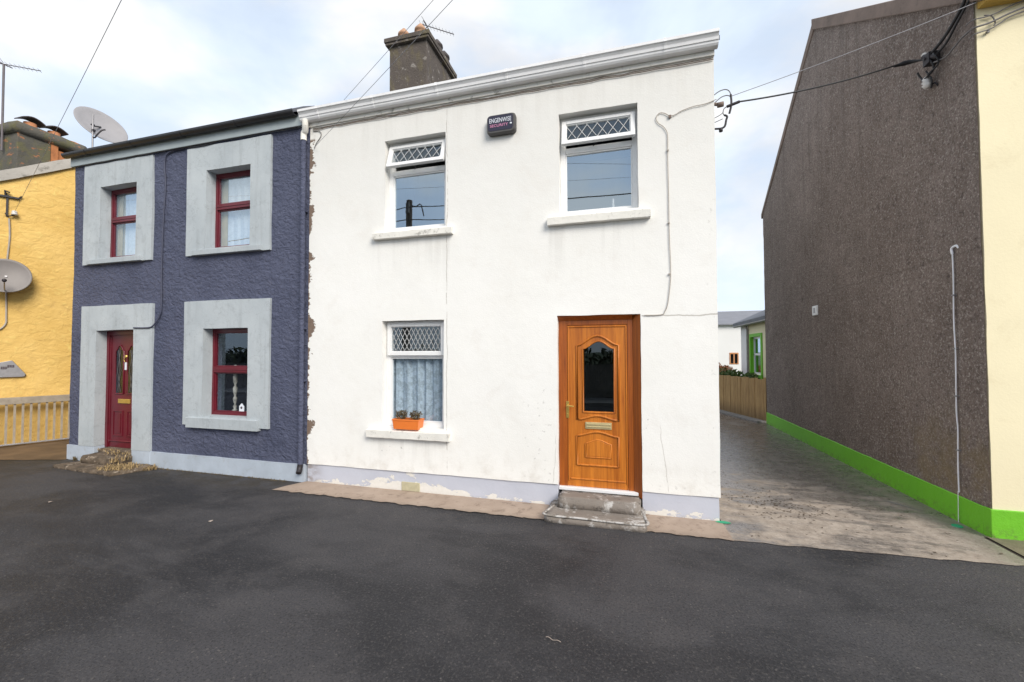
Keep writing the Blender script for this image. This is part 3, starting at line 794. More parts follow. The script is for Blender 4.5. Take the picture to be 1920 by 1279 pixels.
mb.build('letterbox', M['pale_brass'], door, bevel=.004)
mb = MB(); mb.box(-.712,-.678,LY-.016,LY-.006,1.05,1.25); mb.tube([(-.695,LY-.01,1.20),(-.695,LY-.055,1.20),(-.670,LY-.062,1.20),(-.615,LY-.060,1.195)], .009, 8)
mb.lathe((-.695,LY-.014,1.095), [(.0,.0),(.009,.0),(.009,.01),(0,.01)], 10, (0,-1,0))
hd = mb.build('handle', M['brass'], door, bevel=.003)
mb = MB(); mb.box(x0+.003, x1-.003, .04, .19, .192, .232); mb.build('threshold', M['gutter_pvc'], door, bevel=.006)
# chimney on the ridge
ch = MB(); ch.box(-4.69,-3.84,2.5,3.78,6.2,8.19); cho = ch.build('chimney', M['chimney'], wh, bevel=.012)
mb = MB(); mb.box(-4.755,-3.775,2.435,3.845,8.192,8.245); mb.box(-4.775,-3.755,2.415,3.865,8.245,8.335); mb.build('cap', M['chimney'], cho, bevel=.01, label='projecting dark concrete chimney cap')
for (px,py,mt,h) in ((-4.50,2.75,'pot',.40),(-4.11,2.75,'pot',.42),(-3.96,3.22,'dark_pot',.40),(-3.96,3.58,'dark_pot',.40)):
    mb = MB(); mb.lathe((px,py,8.335), [(.15,-.02),(.15,.10),(.13,.14),(.105,h-.18),(.13,h-.17),(.125,h-.12),(.07,h-.05),(.03,h),(.0,h)], 18)
    mb.build('chimney_pot', M[mt], cho)
# air vent in the plinth
mb = MB(); mb.box(-2.905,-2.640,.004,.03,.012,.128)
av = mb.build('air_vent', M['buff'], wh, bevel=.004)

# steps at the white door
def rough_slab(x0,x1,y0,y1,z0,z1,seed,amp=.012,step=.045,rnd=.02):
    bm = bmesh.new()
    bmesh.ops.create_cube(bm, size=1)
    for v in bm.verts: v.co = Vector((x0+(v.co.x+.5)*(x1-x0), y0+(v.co.y+.5)*(y1-y0), z0+(v.co.z+.5)*(z1-z0)))
    bmesh.ops.bevel(bm, geom=bm.edges[:], offset=rnd, segments=2, affect='EDGES')
    for k in range(5):
        ed = [e for e in bm.edges if e.calc_length() > step*1.5]
        if not ed: break
        bmesh.ops.subdivide_edges(bm, edges=ed, cuts=1, use_grid_fill=True)
    bmesh.ops.triangulate(bm, faces=[f for f in bm.faces if len(f.verts) > 4])
    for v in bm.verts:
        p = v.co; q = p*6
        v.co += Vector((nz(q.x+seed,q.y,q.z), nz(q.x,q.y+seed,q.z), nz(q.x,q.y,q.z+seed)*.7))*amp + Vector((nz(q.x*3+seed,q.y*3,q.z*3), nz(q.x*3,q.y*3+seed,q.z*3),0))*amp*.4
    bm.verts.index_update()
    mb = MB(); mb.add([v.co.copy() for v in bm.verts], [[v.index for v in f.verts] for f in bm.faces], True); bm.free()
    return mb
st = thing('doorstep', 'worn two-tier concrete doorstep with whitish edges below the orange door', 'doorstep', (-.35,-.2,0))
a = rough_slab(-.885,.185,-.475,.03,-.03,.078,1,.010); a.build('step', M['step'], st)
mb = MB(); mb.tube(catmull([(-.80,-.06,.075),(-.862,-.30,.076),(-.872,-.452,.072),(-.5,-.462,.074),(-.2,-.463,.07),(.165,-.458,.073),(.176,-.30,.076),(.14,-.08,.075)],6), .017, 7, flat=.6); mb.build('step_edge', M['step_edge'], st)
rough_slab(-.775,.135,-.235,.055,.05,.192,5,.014).build('step', M['step'], st)

# downpipe between the two houses
dp = thing('downpipe', 'blue painted downpipe with cream elbow between the blue and white houses', 'downpipe', (-4.49,-.05,0))
mb = MB(); mb.tube([(-4.492,-.045,5.0),(-4.492,-.045,.22)], .036, 12); mb.build('pipe', M['blue_wall'], dp)
mb = MB(); mb.tube(catmull([(-4.43,-.095,5.20),(-4.43,-.085,5.12),(-4.455,-.06,5.06),(-4.49,-.045,5.03),(-4.492,-.045,4.93)],5), .042, 12); mb.build('elbow', M['sill'], dp)
for z in (3.9,2.2,1.45):
    mb = MB(); mb.box(-4.545,-4.44,-.05,.0,z-.015,z+.015); mb.build('bracket', M['blue_wall'], dp)
mb = MB(); mb.tube(catmull([(-4.492,-.045,.26),(-4.49,-.06,.20),(-4.47,-.10,.15)],5), .038, 10); mb.build('shoe', M['iron'], dp)

# ================================================================== BLUE HOUSE
BX0, BX1 = -9.45, -4.425
bh = thing('blue_house', 'dark blue roughcast terraced house with pale grey window surrounds', 'house', (-6.9,3.5,0))
bUL = (-8.755,-7.86,3.475,4.735); bUR = (-6.36,-5.458,3.475,4.735); bLR = (-6.38,-5.465,.865,2.245); bDR = (-8.782,-7.862,.22,2.255)
mb = MB(); wall_panel(mb, BX0, BX1, .25, 5.24, [bUL,bUR,bLR,bDR], step=.06, amp=.012, seed=11)
gable_side(mb, BX0, BX0+.25); 
mb.box(BX0+.25, BX1-.01, 6.75, 7.0, 0, 5.25); mb.box(BX0+.25, BX1-.01, .31, 6.74, 2.75, 2.98)
mb.box(BX0+.25, BX1-.01, 2.6, 2.7, 0, 2.75); mb.box(BX0+.25, BX1-.01, 2.6, 2.7, 2.98, 5.3); mb.box(-7.1,-7.0,.31,2.6,0,2.75)
mb.build('wall', M['blue_wall'], bh)
mb = MB(); wall_panel(mb, BX0-.012, BX1-.02, -.05, .252, [(bDR[0],bDR[1],-.2,.6)], y=-.022, step=.08, amp=.010, seed=17)
mb.build('plinth', M['blue_plinth'], bh)
mb = MB(); mb.prism([(-.10,5.345),(RID,RZ),(RID,RZ+.05),(-.10,5.40)], 'x', BX0-.08, BX1-.03); mb.prism([(7.15,5.27),(RID,RZ),(RID,RZ+.05),(7.15,5.32)], 'x', BX0-.08, BX1-.03)
mb.build('roof', M['slate'], bh)
mb = MB(); mb.box(BX0-.06, -4.535, -.045, .02, 5.165, 5.335); mb.build('fascia', M['fascia_grey'], bh, bevel=.005)
mb = MB(); pr = [(-.10+.058*math.cos(a), 5.352+.058*math.sin(a)) for a in [math.pi+math.pi*i/10 for i in range(11)]] + [(-.052,5.362),(-.10+.048*math.cos(0),5.352)]
pr = [(-.158,5.362)] + pr[:11] + [(-.042,5.375),(-.052,5.375)] + [(-.10+.048*math.cos(a), 5.352+.048*math.sin(a)) for a in [2*math.pi-math.pi*i/10 for i in range(11)]] + [(-.148,5.362)]
mb.prism(pr, 'x', BX0-.10, -4.60); gt = mb.build('gutter', M['black_gutter'], bh)
for gx in (-9.0,-7.9,-6.8,-5.7):
    mb = MB(); mb.prism([(-.10+.064*math.cos(a), 5.352+.064*math.sin(a)) for a in [math.pi+math.pi*i/10 for i in range(11)]] , 'x', gx-.03, gx+.03); mb.build('bracket', M['black_gutter'], gt)

def surround(rect, ox0, ox1, oz0, oz1, seed, ledge=None, cham=0.0):
    """raised band of plaster round an opening, one mesh, slightly uneven outline"""
    x0,x1,z0,z1 = rect; x0 += .014; x1 -= .014; z1 -= .014; z0 += .006; mb = MB(); y0 = -.034
    def j(x,z): return (x+.008*nz(x*2+seed,z*2,.3), y0, z+.008*nz(x*2,z*2+seed,.9))
    def piece(a,b,c,d,n=10):
        # split in strips so the outline can wobble
        m = max(2,int((d-c)/.12)); k = max(2,int((b-a)/.12))
        V = [j(a+(b-a)*i/k, c+(d-c)*q/m) for i in range(k+1) for q in range(m+1)]
        F = [(i*(m+1)+q,(i+1)*(m+1)+q,(i+1)*(m+1)+q+1,i*(m+1)+q+1) for i in range(k) for q in range(m)]
        mb.add(V,F)
        for e in ([i*(m+1) for i in range(k+1)], [i*(m+1)+m for i in range(k+1)], list(range(m+1)), list(range(k*(m+1),(k+1)*(m+1)))):
            for p,q in zip(e[:-1],e[1:]):
                A,B = V[p],V[q]; mb.add([A,B,(B[0],.16,B[2]),(A[0],.16,A[2])],[(0,1,2,3)])
    piece(ox0,x0,oz0,oz1); piece(x1,ox1,oz0,oz1); piece(x0,x1,z1,oz1)
    if oz0 < z0-.02: piece(x0,x1,oz0,z0)
    if ledge:
        lx0,lx1,lz0,lz1 = ledge
        mb.prism([(-.075,lz0),(-.078,lz1-.015),(.12,lz1+.004),(.12,lz0)], 'x', lx0, lx1)
    return mb
def blue_window(rect, surr, ledge, tr, seed, cur):
    x0,x1,z0,z1 = rect; YF=.125; YB=.19
    mb = MB(); frame_rect(mb, x0,x1,z0,z1,YF,YB,.055,.055,.055,.07)
    mb.box(x0+.055,x1-.055,YF-.012,YB,tr-.045,tr+.045)
    mb.box(x0+.055,x1-.055,YF-.020,YF-.010,tr-.006,tr+.012)
    frame_rect(mb, x0+.055,x1-.055,z0+.055,tr-.045,YF+.012,YB-.01,.018,.018,.018,.018)
    frame_rect(mb, x0+.055,x1-.055,tr+.045,z1-.07,YF+.012,YB-.01,.018,.018,.018,.018)
    wi = mb.build('window', M['burgundy'], bh, bevel=.004)
    for a,b in ((z0+.06,tr-.045),(tr+.045,z1-.075)):
        mb = MB(); mb.poly([(x0+.05,.155,a-.01),(x1-.05,.155,a-.01),(x1-.05,.155,b+.01),(x0+.05,.155,b+.01)]); mb.build('pane', M['glass' if cur else 'glass_clear'], wi)
    surround(rect, *surr, seed, ledge).build('surround', M['surround'], wi, bevel=.004)
    if cur:
        curtain(x0+.02,x1-.01,z0+.01,z1-.02,.245,5,.010,seed).build('curtain', M['net'], wi, label='white net curtain')
        curtain(x0+.0,x0+.16,z0+.0,z1-.02,.215,3,.012,seed+2,24).build('curtain', M['cloth_cream'], wi, label='cream drape drawn to the left side')
    return wi
blue_window(bUL, (-9.16,-7.515,3.385,5.132), (-8.98,-7.70,3.382,3.475), 4.18, 1, True)
blue_window(bUR, (-6.757,-5.098,3.385,5.115), (-6.585,-5.23,3.382,3.475), 4.18, 2, True)
blr = blue_window(bLR, (-6.76,-5.08,.728,2.660), (-6.64,-5.25,.690,.862), 1.585, 3, False)
# door
x0,x1,z0,z1 = bDR; Y=.14
mb = MB(); mb.box(x0,x0+.07,Y-.02,Y+.06,z0,z1); mb.box(x1-.07,x1,Y-.02,Y+.06,z0,z1); mb.box(x0+.07,x1-.07,Y-.02,Y+.06,z1-.09,z1)
bd = mb.build('door', M['burgundy'], bh, bevel=.004)
mb = MB(); mb.box(x0+.07,x1-.07,Y+.006,Y+.05,z0,z1-.09)
DC = (x0+x1)/2
for (pa,pb,pc,pd) in ((x0+.17,DC-.05,.42,.86),(DC+.05,x1-.17,.42,.86)):
    frame_rect(mb, pa,pb,pc,pd,Y-.006,Y+.01,.02,.02,.02,.02); mb.box(pa+.05,pb-.05,Y-.004,Y+.008,pc+.05,pd-.05)
mb.tube([(x0+.08,Y,.335),(x1-.08,Y,.335)], .014, 8); mb.tube([(x0+.09,Y,.3),(x0+.09,Y,2.13)], .010, 8)
mb.build('door_leaf', M['burgundy'], bd, bevel=.003)
for cx in (DC-.145, DC+.145):
    o_ = arch(cx-.085,cx+.085,1.16,1.88,.09,14)
    mb = MB(); mb.poly([(p[0],Y-.001,p[1]) for p in o_]); g_ = mb.build('door_glass', M['glass_dark'], bd)
    mb = MB(); mb.tube([(p[0],Y+.001,p[1]) for p in arch(cx-.097,cx+.097,1.148,1.885,.10,14)], .012, 8, True); mb.build('moulding', M['burgundy'], bd)
    mb = MB()
    for k in range(3): mb.tube([(cx+(k-1)*.04,Y-.006,1.18),(cx+(1-k)*.045,Y-.006,1.55),(cx+(k-1)*.03,Y-.006,1.9)], .0035, 5)
    mb.build('leading', M['lead_dark'], bd)
mb = MB(); mb.box(DC-.16,DC+.13,Y-.010,Y+.006,.985,1.06); mb.build('letterbox', M['brass'], bd, bevel=.004)
mb = MB(); mb.box(DC-.012,DC+.024,Y-.010,Y+.007,1.56,1.69); mb.build('house_number', M['text_white'], bd, label='small white number plate on the burgundy door')
mb = MB(); mb.lathe((DC+.012,Y-.002,1.79), [(0,.02),(.022,.016),(.028,.006),(.03,0)], 12, (0,-1,0)); mb.tube([(DC+.012,Y-.02,1.78),(DC-.01,Y-.024,1.73),(DC+.012,Y-.022,1.70)], .006, 6); mb.build('knocker', M['brass'], bd)
surround(bDR, -9.15,-7.457,.256,2.663, 7).build('door_surround', M['surround'], bh, bevel=.004)
for (xa,xb) in ((-9.15,-8.768),(-7.876,-7.457)):
    mb = MB(); mb.box(xa,xb,-.030,.16,-.04,.255); mb.build('plinth', M['blue_plinth'], bh, bevel=.004)
# ornaments behind the lower window
mb = MB(); mb.lathe((-6.02,.235,.93), [(.0,0),(.04,0),(.045,.01),(.018,.03),(.03,.07),(.012,.10),(.028,.16),(.03,.20),(.012,.23),(.03,.30),(.034,.36),(.012,.40),(.03,.46),(.034,.54),(.02,.60),(.045,.63),(.05,.68),(.02,.72),(.0,.73)], 14)
tag(mb.build('candlestick', M['dim_ornament']), 'tall white turned ornament behind the lower window of the blue house', 'ornament')
mb = MB(); mb.prism(arch(-5.83,-5.735,.925,1.02,.04,10), 'y', .144, .149); sk = mb.build('sticker', M['text_white'])
tag(sk, 'small white rounded sticker low on the blue house window glass', 'sticker')
mb = MB(); mb.lathe((-5.785,.1435,.995), [(0,.0),(.02,.0),(.02,.002),(0,.002)], 12, (0,-1,0)); mb.build('emblem', M['text_dark'], sk)
mb = MB(); mb.lathe((-.14,.22,3.575), [(0,0),(.022,0),(.024,.01),(.012,.03),(.018,.06),(.012,.11),(.014,.14),(.0,.15)], 14)
tag(mb.build('figurine', M['porcelain']), 'small white figurine on the inside ledge of the upper right window', 'ornament')
# steps
bs = thing('doorstep', 'crumbling brown stone doorstep with dry weeds at the burgundy door', 'doorstep', (-8.2,-.2,0))
mb = rough_slab(0,1,0,1,-.03,.055,3,.0,.07,.012)
def bl(p):   # warp the unit slab onto the skewed lower flag
    a,b,c,d = Vector((-8.96,-.45,0)),Vector((-7.46,-.55,0)),Vector((-7.32,-.05,0)),Vector((-8.75,-.04,0))
    q = a.lerp(b,p[0]).lerp(d.lerp(c,p[0]),p[1]); return Vector((q.x + .02*nz(q.x*5,q.y*5,1), q.y+.02*nz(q.x*5,q.y*5,4), p[2]+.008*nz(q.x*7,q.y*7,2)))
mb.v = [tuple(bl(p)) for p in mb.v]; mb.build('step', M['bstep'], bs)
rough_slab(-8.66,-7.84,-.27,.12,.02,.175,9,.026,.04).build('step', M['bstep'], bs)
rough_slab(-8.70,-7.93,-.02,.20,.14,.225,14,.014,.04).build('step', M['bstep'], bs)
def blades(mb, cx, cy, cz, rx, ry, h, n, lean=1.0, wd=.004):
    for i in range(n):
        a = random.random()*6.28; q = math.sqrt(random.random())
        x, y = cx+rx*q*math.cos(a), cy+ry*q*math.sin(a)
        d = random.random()*6.28; l = h*random.uniform(.5,1.1); k = lean*random.uniform(.2,1.0)
        ux, uy = math.cos(d), math.sin(d); w_ = wd*random.uniform(.6,1.4)
        P0=(x,y,cz); P1=(x+ux*l*k*.35,y+uy*l*k*.35,cz+l*.55); P2=(x+ux*l*k,y+uy*l*k,cz+l*(1-.5*k))
        sx,sy=-uy*w_,ux*w_
        mb.add([(P0[0]-sx,P0[1]-sy,P0[2]),(P0[0]+sx,P0[1]+sy,P0[2]),(P1[0]+sx,P1[1]+sy,P1[2]),(P1[0]-sx,P1[1]-sy,P1[2]),P2],[(0,1,2,3),(3,2,4)])
mb = MB(); mb.recalc = False
for (x,y,z,rx,ry,h,n) in [(q[0],q[1],q[2],q[3],q[4],q[5],int(q[6]*.55)) for q in ((-7.62,-.30,.05,.26,.16,.11,330),(-7.35,-.12,.0,.16,.08,.10,170),(-7.72,-.42,.05,.22,.10,.07,170),(-8.10,-.10,.19,.30,.10,.06,120),(-8.4,-.02,.21,.25,.08,.06,80),(-7.86,-.2,.12,.08,.12,.12,120),(-8.75,-.12,.05,.14,.06,.07,70))]:
    blades(mb,x,y,z,rx,ry,h,n,1.4)
o = mb.build('dry_grass', M['straw']); o['kind'] = 'stuff'
tag(o, 'dry straw-coloured weeds growing over the brown doorstep', 'weeds')
mb = MB(); mb.recalc = False
for x in [-7.2+.05*i for i in range(50)]:
    if nz(x*3,1,1) > -.1: blades(mb,x,-.06,0,.05,.02,.035,5,1.5,.003)
for x in (-9.2,-9.0): blades(mb,x,-.05,0,.05,.03,.09,30,1.0)
o = mb.build('grass_tuft', M['leaf_olive']); o['kind']='stuff'; tag(o, 'small olive weeds along the foot of the pale blue plinth', 'weeds')

# ================================================================== YELLOW HOUSE
YP = Vector((-12.05,.30,0)); th = R(26); YD = Vector((math.sin(th),math.cos(th),0)); YN = Vector((math.cos(th),-math.sin(th),0))
def yw(u, z, off=0.0): p = YP + YD*u + YN*off; return Vector((p.x,p.y,z))
yh = thing('yellow_house', 'yellow roughcast house with grey concrete gable coping, leftmost in the row', 'house', tuple(YP - YN*3 + YD*2))
U0, UR_, U1 = -4.6, 1.9, 8.4
def zc(u): return 5.41 + .615*(u+.1) if u <= UR_ else 5.41+.615*(UR_+.1) - .615*(u-UR_)
mb = MB()
us = [U0 + i*.12 for i in range(int((U1-U0)/.12)+1)]
V = []; F = []; NZ = 46
for u in us:
    for k in range(NZ+1):
        z = -.02 + (zc(u)-.02)*k/NZ
        V.append(yw(u, z, .014*nz(u*1.2,z*1.2,4)+.010*nz(u*4,z*4,9)))
for i in range(len(us)-1):
    for k in range(NZ):
        a = i*(NZ+1)+k; F.append((a,a+NZ+1,a+NZ+2,a+1))
mb.add(V,F,True)
for u in (U0,us[-1]):
    mb.add([yw(u,0),yw(u,zc(u)),yw(u,zc(u),-7),yw(u,0,-7)],[(0,1,2,3)])
mb.add([yw(U0,0,-7),yw(U0,zc(U0),-7),yw(UR_,zc(UR_),-7),yw(us[-1],zc(us[-1]),-7),yw(us[-1],0,-7)],[(0,1,2,3,4)])
mb.build('wall', M['yellow_wall'], yh)
mb = MB()
for (ua,ub) in ((U0-.15,UR_),(UR_,U1+.1)):
    A,B = (ua,zc(U0)-.615*.15) if ua < U0 else (ua,zc(ua)), (ub,zc(ub))
    n = 30; V=[]; F=[]
    for i in range(n+1):
        u = A[0]+(B[0]-A[0])*i/n; z = A[1]+(B[1]-A[1])*i/n
        for (o_,h) in ((.055,-.115),(.06,.10),(-.24,.13),(-.24,-.1)):
            V.append(yw(u, z+h+.012*nz(u*3,h*9,2), o_+.008*nz(u*4,h*7,6)))
    for i in range(n):
        for k in range(4): F.append((i*4+k,i*4+(k+1)%4,(i+1)*4+(k+1)%4,(i+1)*4+k))
    mb.add(V,F); mb.add(V[:4],[(0,1,2,3)]); mb.add(V[-4:],[(0,1,2,3)])
mb.build('coping', M['coping'], yh)
mb = MB()
for (ua,ub) in ((U0-.2,UR_),(UR_,U1+.2)):
    za = zc(ua) if ua > U0 else zc(U0)-.12; zb = zc(ub)
    mb.add([yw(ua,za-.02,-.25),yw(ub,zb-.02,-.25),yw(ub,zb-.02,-7.1),yw(ua,za-.02,-7.1),yw(ua,za-.08,-.25),yw(ub,zb-.08,-.25),yw(ub,zb-.08,-7.1),yw(ua,za-.08,-7.1)],[(0,1,2,3),(4,5,6,7),(0,1,5,4),(2,3,7,6)])
mb.build('roof', M['slate'], yh)
# chimney stack: dark rendered block, brick corner, long cap with two hooded pots
cz = 7.34
mb = MB(); mb.box(-15.7,-14.49,1.50,2.12,5.3,cz); yc = mb.build('chimney', M['ychimney'], yh, bevel=.015)
mb = MB(); mb.box(-15.7,-14.487,2.122,2.26,5.3,cz-.001); mb.box(-15.6,-14.52,2.262,2.75,5.3,cz-.1); mb.build('brick_corner', M['brick'], yc, label='bare orange brick at the chimney corner')
mb = rough_slab(-15.78,-14.44,1.44,2.85,cz+.002,cz+.27,22,.02,.08,.02); mb.build('cap', M['ychimney'], yc, label='thick crumbling chimney cap')
for (px,py) in ((-14.80,1.86),(-14.80,2.32)):
    mb = MB(); mb.lathe((px,py,cz+.25), [(.15,0),(.15,.10),(.12,.12),(.12,.20)], 16); pt = mb.build('chimney_pot', M['terracotta'], yc)
    mb = MB(); mb.prism([(py-.22+.44*i/8, cz+.50+.09*math.sin(math.pi*i/8)) for i in range(9)]+[(py+.22-.44*i/8, cz+.475+.09*math.sin(math.pi*i/8)) for i in range(9)], 'x', px-.16, px+.16); mb.build('hood', M['dark_pot'], pt)
mb = MB(); mb.lathe((-14.75,2.66,cz+.24), [(.16,0),(.14,.10),(.0,.12)], 12); mb.build('chimney_pot', M['terracotta'], yc)

# railing in front of the yellow gable
rl = thing('railing', 'low weathered railing with a broad top rail along the yellow gable', 'railing', tuple(yw(0,0,.25)))
def ybox(mb, u0,u1,z0,z1,o0,o1):
    V=[yw(u,z,o) for z in (z0,z1) for (u,o) in ((u0,o0),(u1,o0),(u1,o1),(u0,o1))]
    mb.add(V,[(0,3,2,1),(4,5,6,7),(0,1,5,4),(1,2,6,5),(2,3,7,6),(3,0,4,7)])
mb = MB(); ybox(mb,-2.2,2.0,.84,.975,.215,.285); mb.build('top_rail', M['rail'], rl, bevel=.006)
mb = MB(); ybox(mb,-2.2,2.0,.035,.062,.225,.275); mb.build('bottom_rail', M['galv'], rl, bevel=.003)
bars = []
for i in range(39):
    u = -2.15+.106*i
    mb = MB(); ybox(mb,u-.017,u+.017,.062,.84,.242,.258); mb.build('bar', M['rail'], rl)
for u in (-2.2,2.0):
    mb = MB(); ybox(mb,u-.03,u+.03,-.03,.84,.222,.278); mb.build('post', M['rail'], rl)

# plaque on the yellow wall
pq = MB(); pr = [(-.33,1.37),(-.40,1.46),(-.17,1.705),(.125,1.71),(.31,1.41),(.28,1.37)]
pr = [(-.20,1.372),(-.20,1.625),(.105,1.707),(.125,1.705),(.305,1.425),(.295,1.385),(.27,1.372)]
V=[yw(u,z,.045) for u,z in pr]+[yw(u,z,.0) for u,z in pr]; n=len(pr)
pq.add(V,[tuple(range(n))]+[(i,(i+1)%n,(i+1)%n+n,i+n) for i in range(n)])
pqo = tag(pq.build('plaque', M['galv'], bevel=.004), 'grey angular metal plaque with small dark lettering on the yellow wall', 'plaque')
mb = MB()
random.seed(5)
for (u0,u1,z) in ((-.02,.05,1.565),(.065,.15,1.595)):
    u=u0
    while u<u1:
        wdt=random.uniform(.010,.020); ybox(mb,u,u+wdt,z-.025-random.random()*.008,z+.022,.0455,.050); u+=wdt+.006
mb.build('lettering', M['text_dark'], pqo)

def ydish():
    t = thing('satellite_dish', 'grey satellite dish mounted low on the yellow gable above the plaque', 'satellite dish', tuple(yw(.02,3.37,0)), 'satellite dishes')
    c = yw(.015,3.39,.26); nrm = (YN + Vector((0,0,.22))).normalized()
    mb = MB(); mb.lathe(c, [(.0,-.055),(.12,-.050),(.22,-.034),(.31,-.008),(.345,.005),(.35,.0),(.31,-.014),(.22,-.040),(.12,-.056),(0,-.062)], 40, nrm); mb.build('reflector', M['dish'], t)
    mb = MB(); mb.tube([yw(.02,3.38,.22),yw(.02,3.33,.1),yw(.02,3.33,.0)], .02, 8); mb.box(*(sum(([a-.05,a+.05] for a in yw(.02,3.33,.01)),[]))); mb.build('bracket', M['galv'], t)
    mb = MB(); mb.tube([yw(.015,3.08,.25),yw(.015,3.12,.45),yw(.015,3.24,.56)], .010, 8); mb.build('arm', M['galv'], t)
    mb = MB(); mb.lathe(yw(.015,3.25,.57), [(0,0),(.03,0),(.034,.05),(.022,.06),(.022,.11),(0,.11)], 12, (-YN+Vector((0,0,.3)))); mb.build('receiver', M['iron'], t)
ydish()
# insulator bracket, cable and thin duct on the yellow wall
br = thing('wire_bracket', 'dark iron wire bracket with pale insulator on the yellow wall', 'bracket', tuple(yw(0,4.8,0)), 'wire brackets')
mb = MB(); ybox(mb,-.015,.015,4.62,5.06,.0,.03); ybox(mb,-.14,.16,5.0,5.035,.01,.05); mb.tube([yw(.15,5.02,.03),yw(.19,5.07,.04)], .015,6); mb.tube([yw(-.02,5.04,.03),yw(-.03,5.13,.05),yw(.03,5.10,.06)], .02,6); mb.build('iron_arm', M['iron'], br)
mb = MB(); mb.lathe(yw(.10,4.66,.06), [(0,0),(.045,.0),(.05,.03),(.03,.04),(.045,.06),(.03,.085),(0,.09)], 14); mb.build('insulator', M['porcelain'], br)
mb = MB(); mb.tube([yw(-.02,4.68,.02),yw(.02,4.62,.04),yw(.1,4.66,.05)], .013,6); mb.build('hook', M['iron'], br)
mb = MB(); mb.tube(catmull([yw(.03,4.58,.02),yw(.045,4.2,.02),yw(.02,3.7,.02),yw(.02,3.2,.02),yw(.03,2.6,.02),yw(.025,2.45,.02),yw(-.05,2.33,.02),yw(-.2,2.27,.02)],5), .014, 8)
tag(mb.build('cable', M['cable_pale']), 'pale painted cable running down the yellow wall behind the dish', 'cable')

# dish on the blue roof
bdish = thing('satellite_dish', 'large grey satellite dish on a pole above the blue house gutter', 'satellite dish', (-9.13,.05,5.36), 'satellite dishes')
DN = Vector((math.cos(R(352))*math.cos(R(29)), math.sin(R(352))*math.cos(R(29)), math.sin(R(29)))).normalized()
DC_ = Vector((-9.247,.25,6.046))
mb = MB(); mb.lathe(DC_ - DN*.02, [(.0,-.045),(.10,-.041),(.20,-.028),(.30,-.008),(.368,.012),(.378,.010),(.376,.002),(.30,-.020),(.20,-.040),(.10,-.053),(0,-.057)], 48, DN); mb.build('reflector', M['dish_pale'], bdish)
mb = MB(); mb.tube([(-9.125,.05,5.34),(-9.13,.05,6.11)], .013, 10); mb.build('pole', M['galv'], bdish)
mb = MB(); mb.tube(catmull([(-9.13,.05,5.70),(-9.09,.06,5.69),(-9.05,.08,5.76),(-9.02,.12,5.84),(-9.0,.16,5.87)],5), .012, 8); mb.obox((-9.13,.06,5.82),(.022,0,0),(0,.02,0),(0,0,.022)); mb.obox((-9.15,.06,5.93),(.022,0,0),(0,.02,0),(0,0,.010)); mb.tube([(-9.13,.05,5.9),DC_-DN*.06],.012,8); mb.build('bracket', M['iron'], bdish)

# aerials
def aerial(label, base, top, a, b, grp):
    t = thing('tv_aerial', label, 'aerial', base, grp)
    mb = MB(); mb.tube([base, top], .024 if (Vector(top)-Vector(base)).length > 1 else .015, 8); mb.build('mast', M['aerial'], t)
    a, b = Vector(a), Vector(b); d = (b-a).normalized(); sd = d.cross(Vector((0,0,1))).normalized()
    mb = MB(); mb.tube([a,b], .010, 6)
    L = (b-a).length; k = 11
    for i in range(k):
        p = a + d*L*(.02+.96*i/(k-1)); h = .16-.008*i
        mb.tube([p-Vector((0,0,.03))-sd*h*.5, p+Vector((0,0,.03))+sd*h*.5], .0032, 5)
    p = a + d*L*.2
    for s_ in (-1,1): mb.tube([p+Vector((0,0,.03*s_)), p-d*.12+Vector((0,0,.16*s_))+sd*.05*s_], .006, 5)
    mb.tube([p-sd*.16,p+sd*.16], .012, 6)
    mb.build('boom', M['aerial'], t)
aerial('television aerial on a tall pole beside the yellow house chimney', (-14.95,1.44,6.9),(-14.97,1.44,9.10),(-15.35,1.44,9.22),(-13.55,1.44,8.66),'television aerials')

# ================================================================== CREAM / DARK HOUSE (right)
GX = 3.444
dh = thing('cream_house', 'tall house with cream front, dark rendered gable and bright green base', 'house', (6,3.6,0))
def wallgrid(mb, P, n, m, flip=False):
    V=[P(i/n,j/m) for i in range(n+1) for j in range(m+1)]
    F=[(i*(m+1)+j,(i+1)*(m+1)+j,(i+1)*(m+1)+j+1,i*(m+1)+j+1) for i in range(n) for j in range(m)]
    mb.add(V,F,True)
GY0,GY1,GR,GZE,GZR = .284,7.02,3.86,5.43,7.88
def gtop(y): return GZE+(GZR-GZE)*((y-GY0)/(GR-GY0)) if y<GR else GZR-(GZR-5.40)*((y-GR)/(GY1-GR))
mb = MB()
def gp(u,v):
    y = GY0+(GY1-GY0)*u; z = .27+(gtop(y)-.27)*v
    return (GX+.010*nz(y*1.1,z*1.1,3)+.006*nz(y*5,z*5,8), y, z)
wallgrid(mb, gp, 84, 70)
mb.add([(GX,GY1,.27),(GX,GY1,5.4),(9,GY1,5.4),(9,GY1,.27)],[(0,1,2,3)])
mb.build('gable_wall', M['gable'], dh, label='dark brown rendered gable wall')
mb = MB()
def fp(u,v):
    x = GX+.012+(5.5)*u; z = .285+(5.40-.285)*v
    return (x+(.006*nz(z*3,1,2) if u==0 else 0), .28+.006*nz(x*1.2,z*1.2,5), z)
wallgrid(mb, fp, 70, 64)
mb.add([(GX+.012,.28,z) for z in (.285,5.40)]+[(GX+.012,.36,z) for z in (5.40,.285)],[(0,1,2,3)])
mb.build('front_wall', M['cream'], dh)
mb = MB(); mb.box(GX-.012,9,.262,.36,-.05,.288); mb.build('plinth', M['green'], dh, bevel=.006)
mb = MB()
n=60; V=[];F=[]
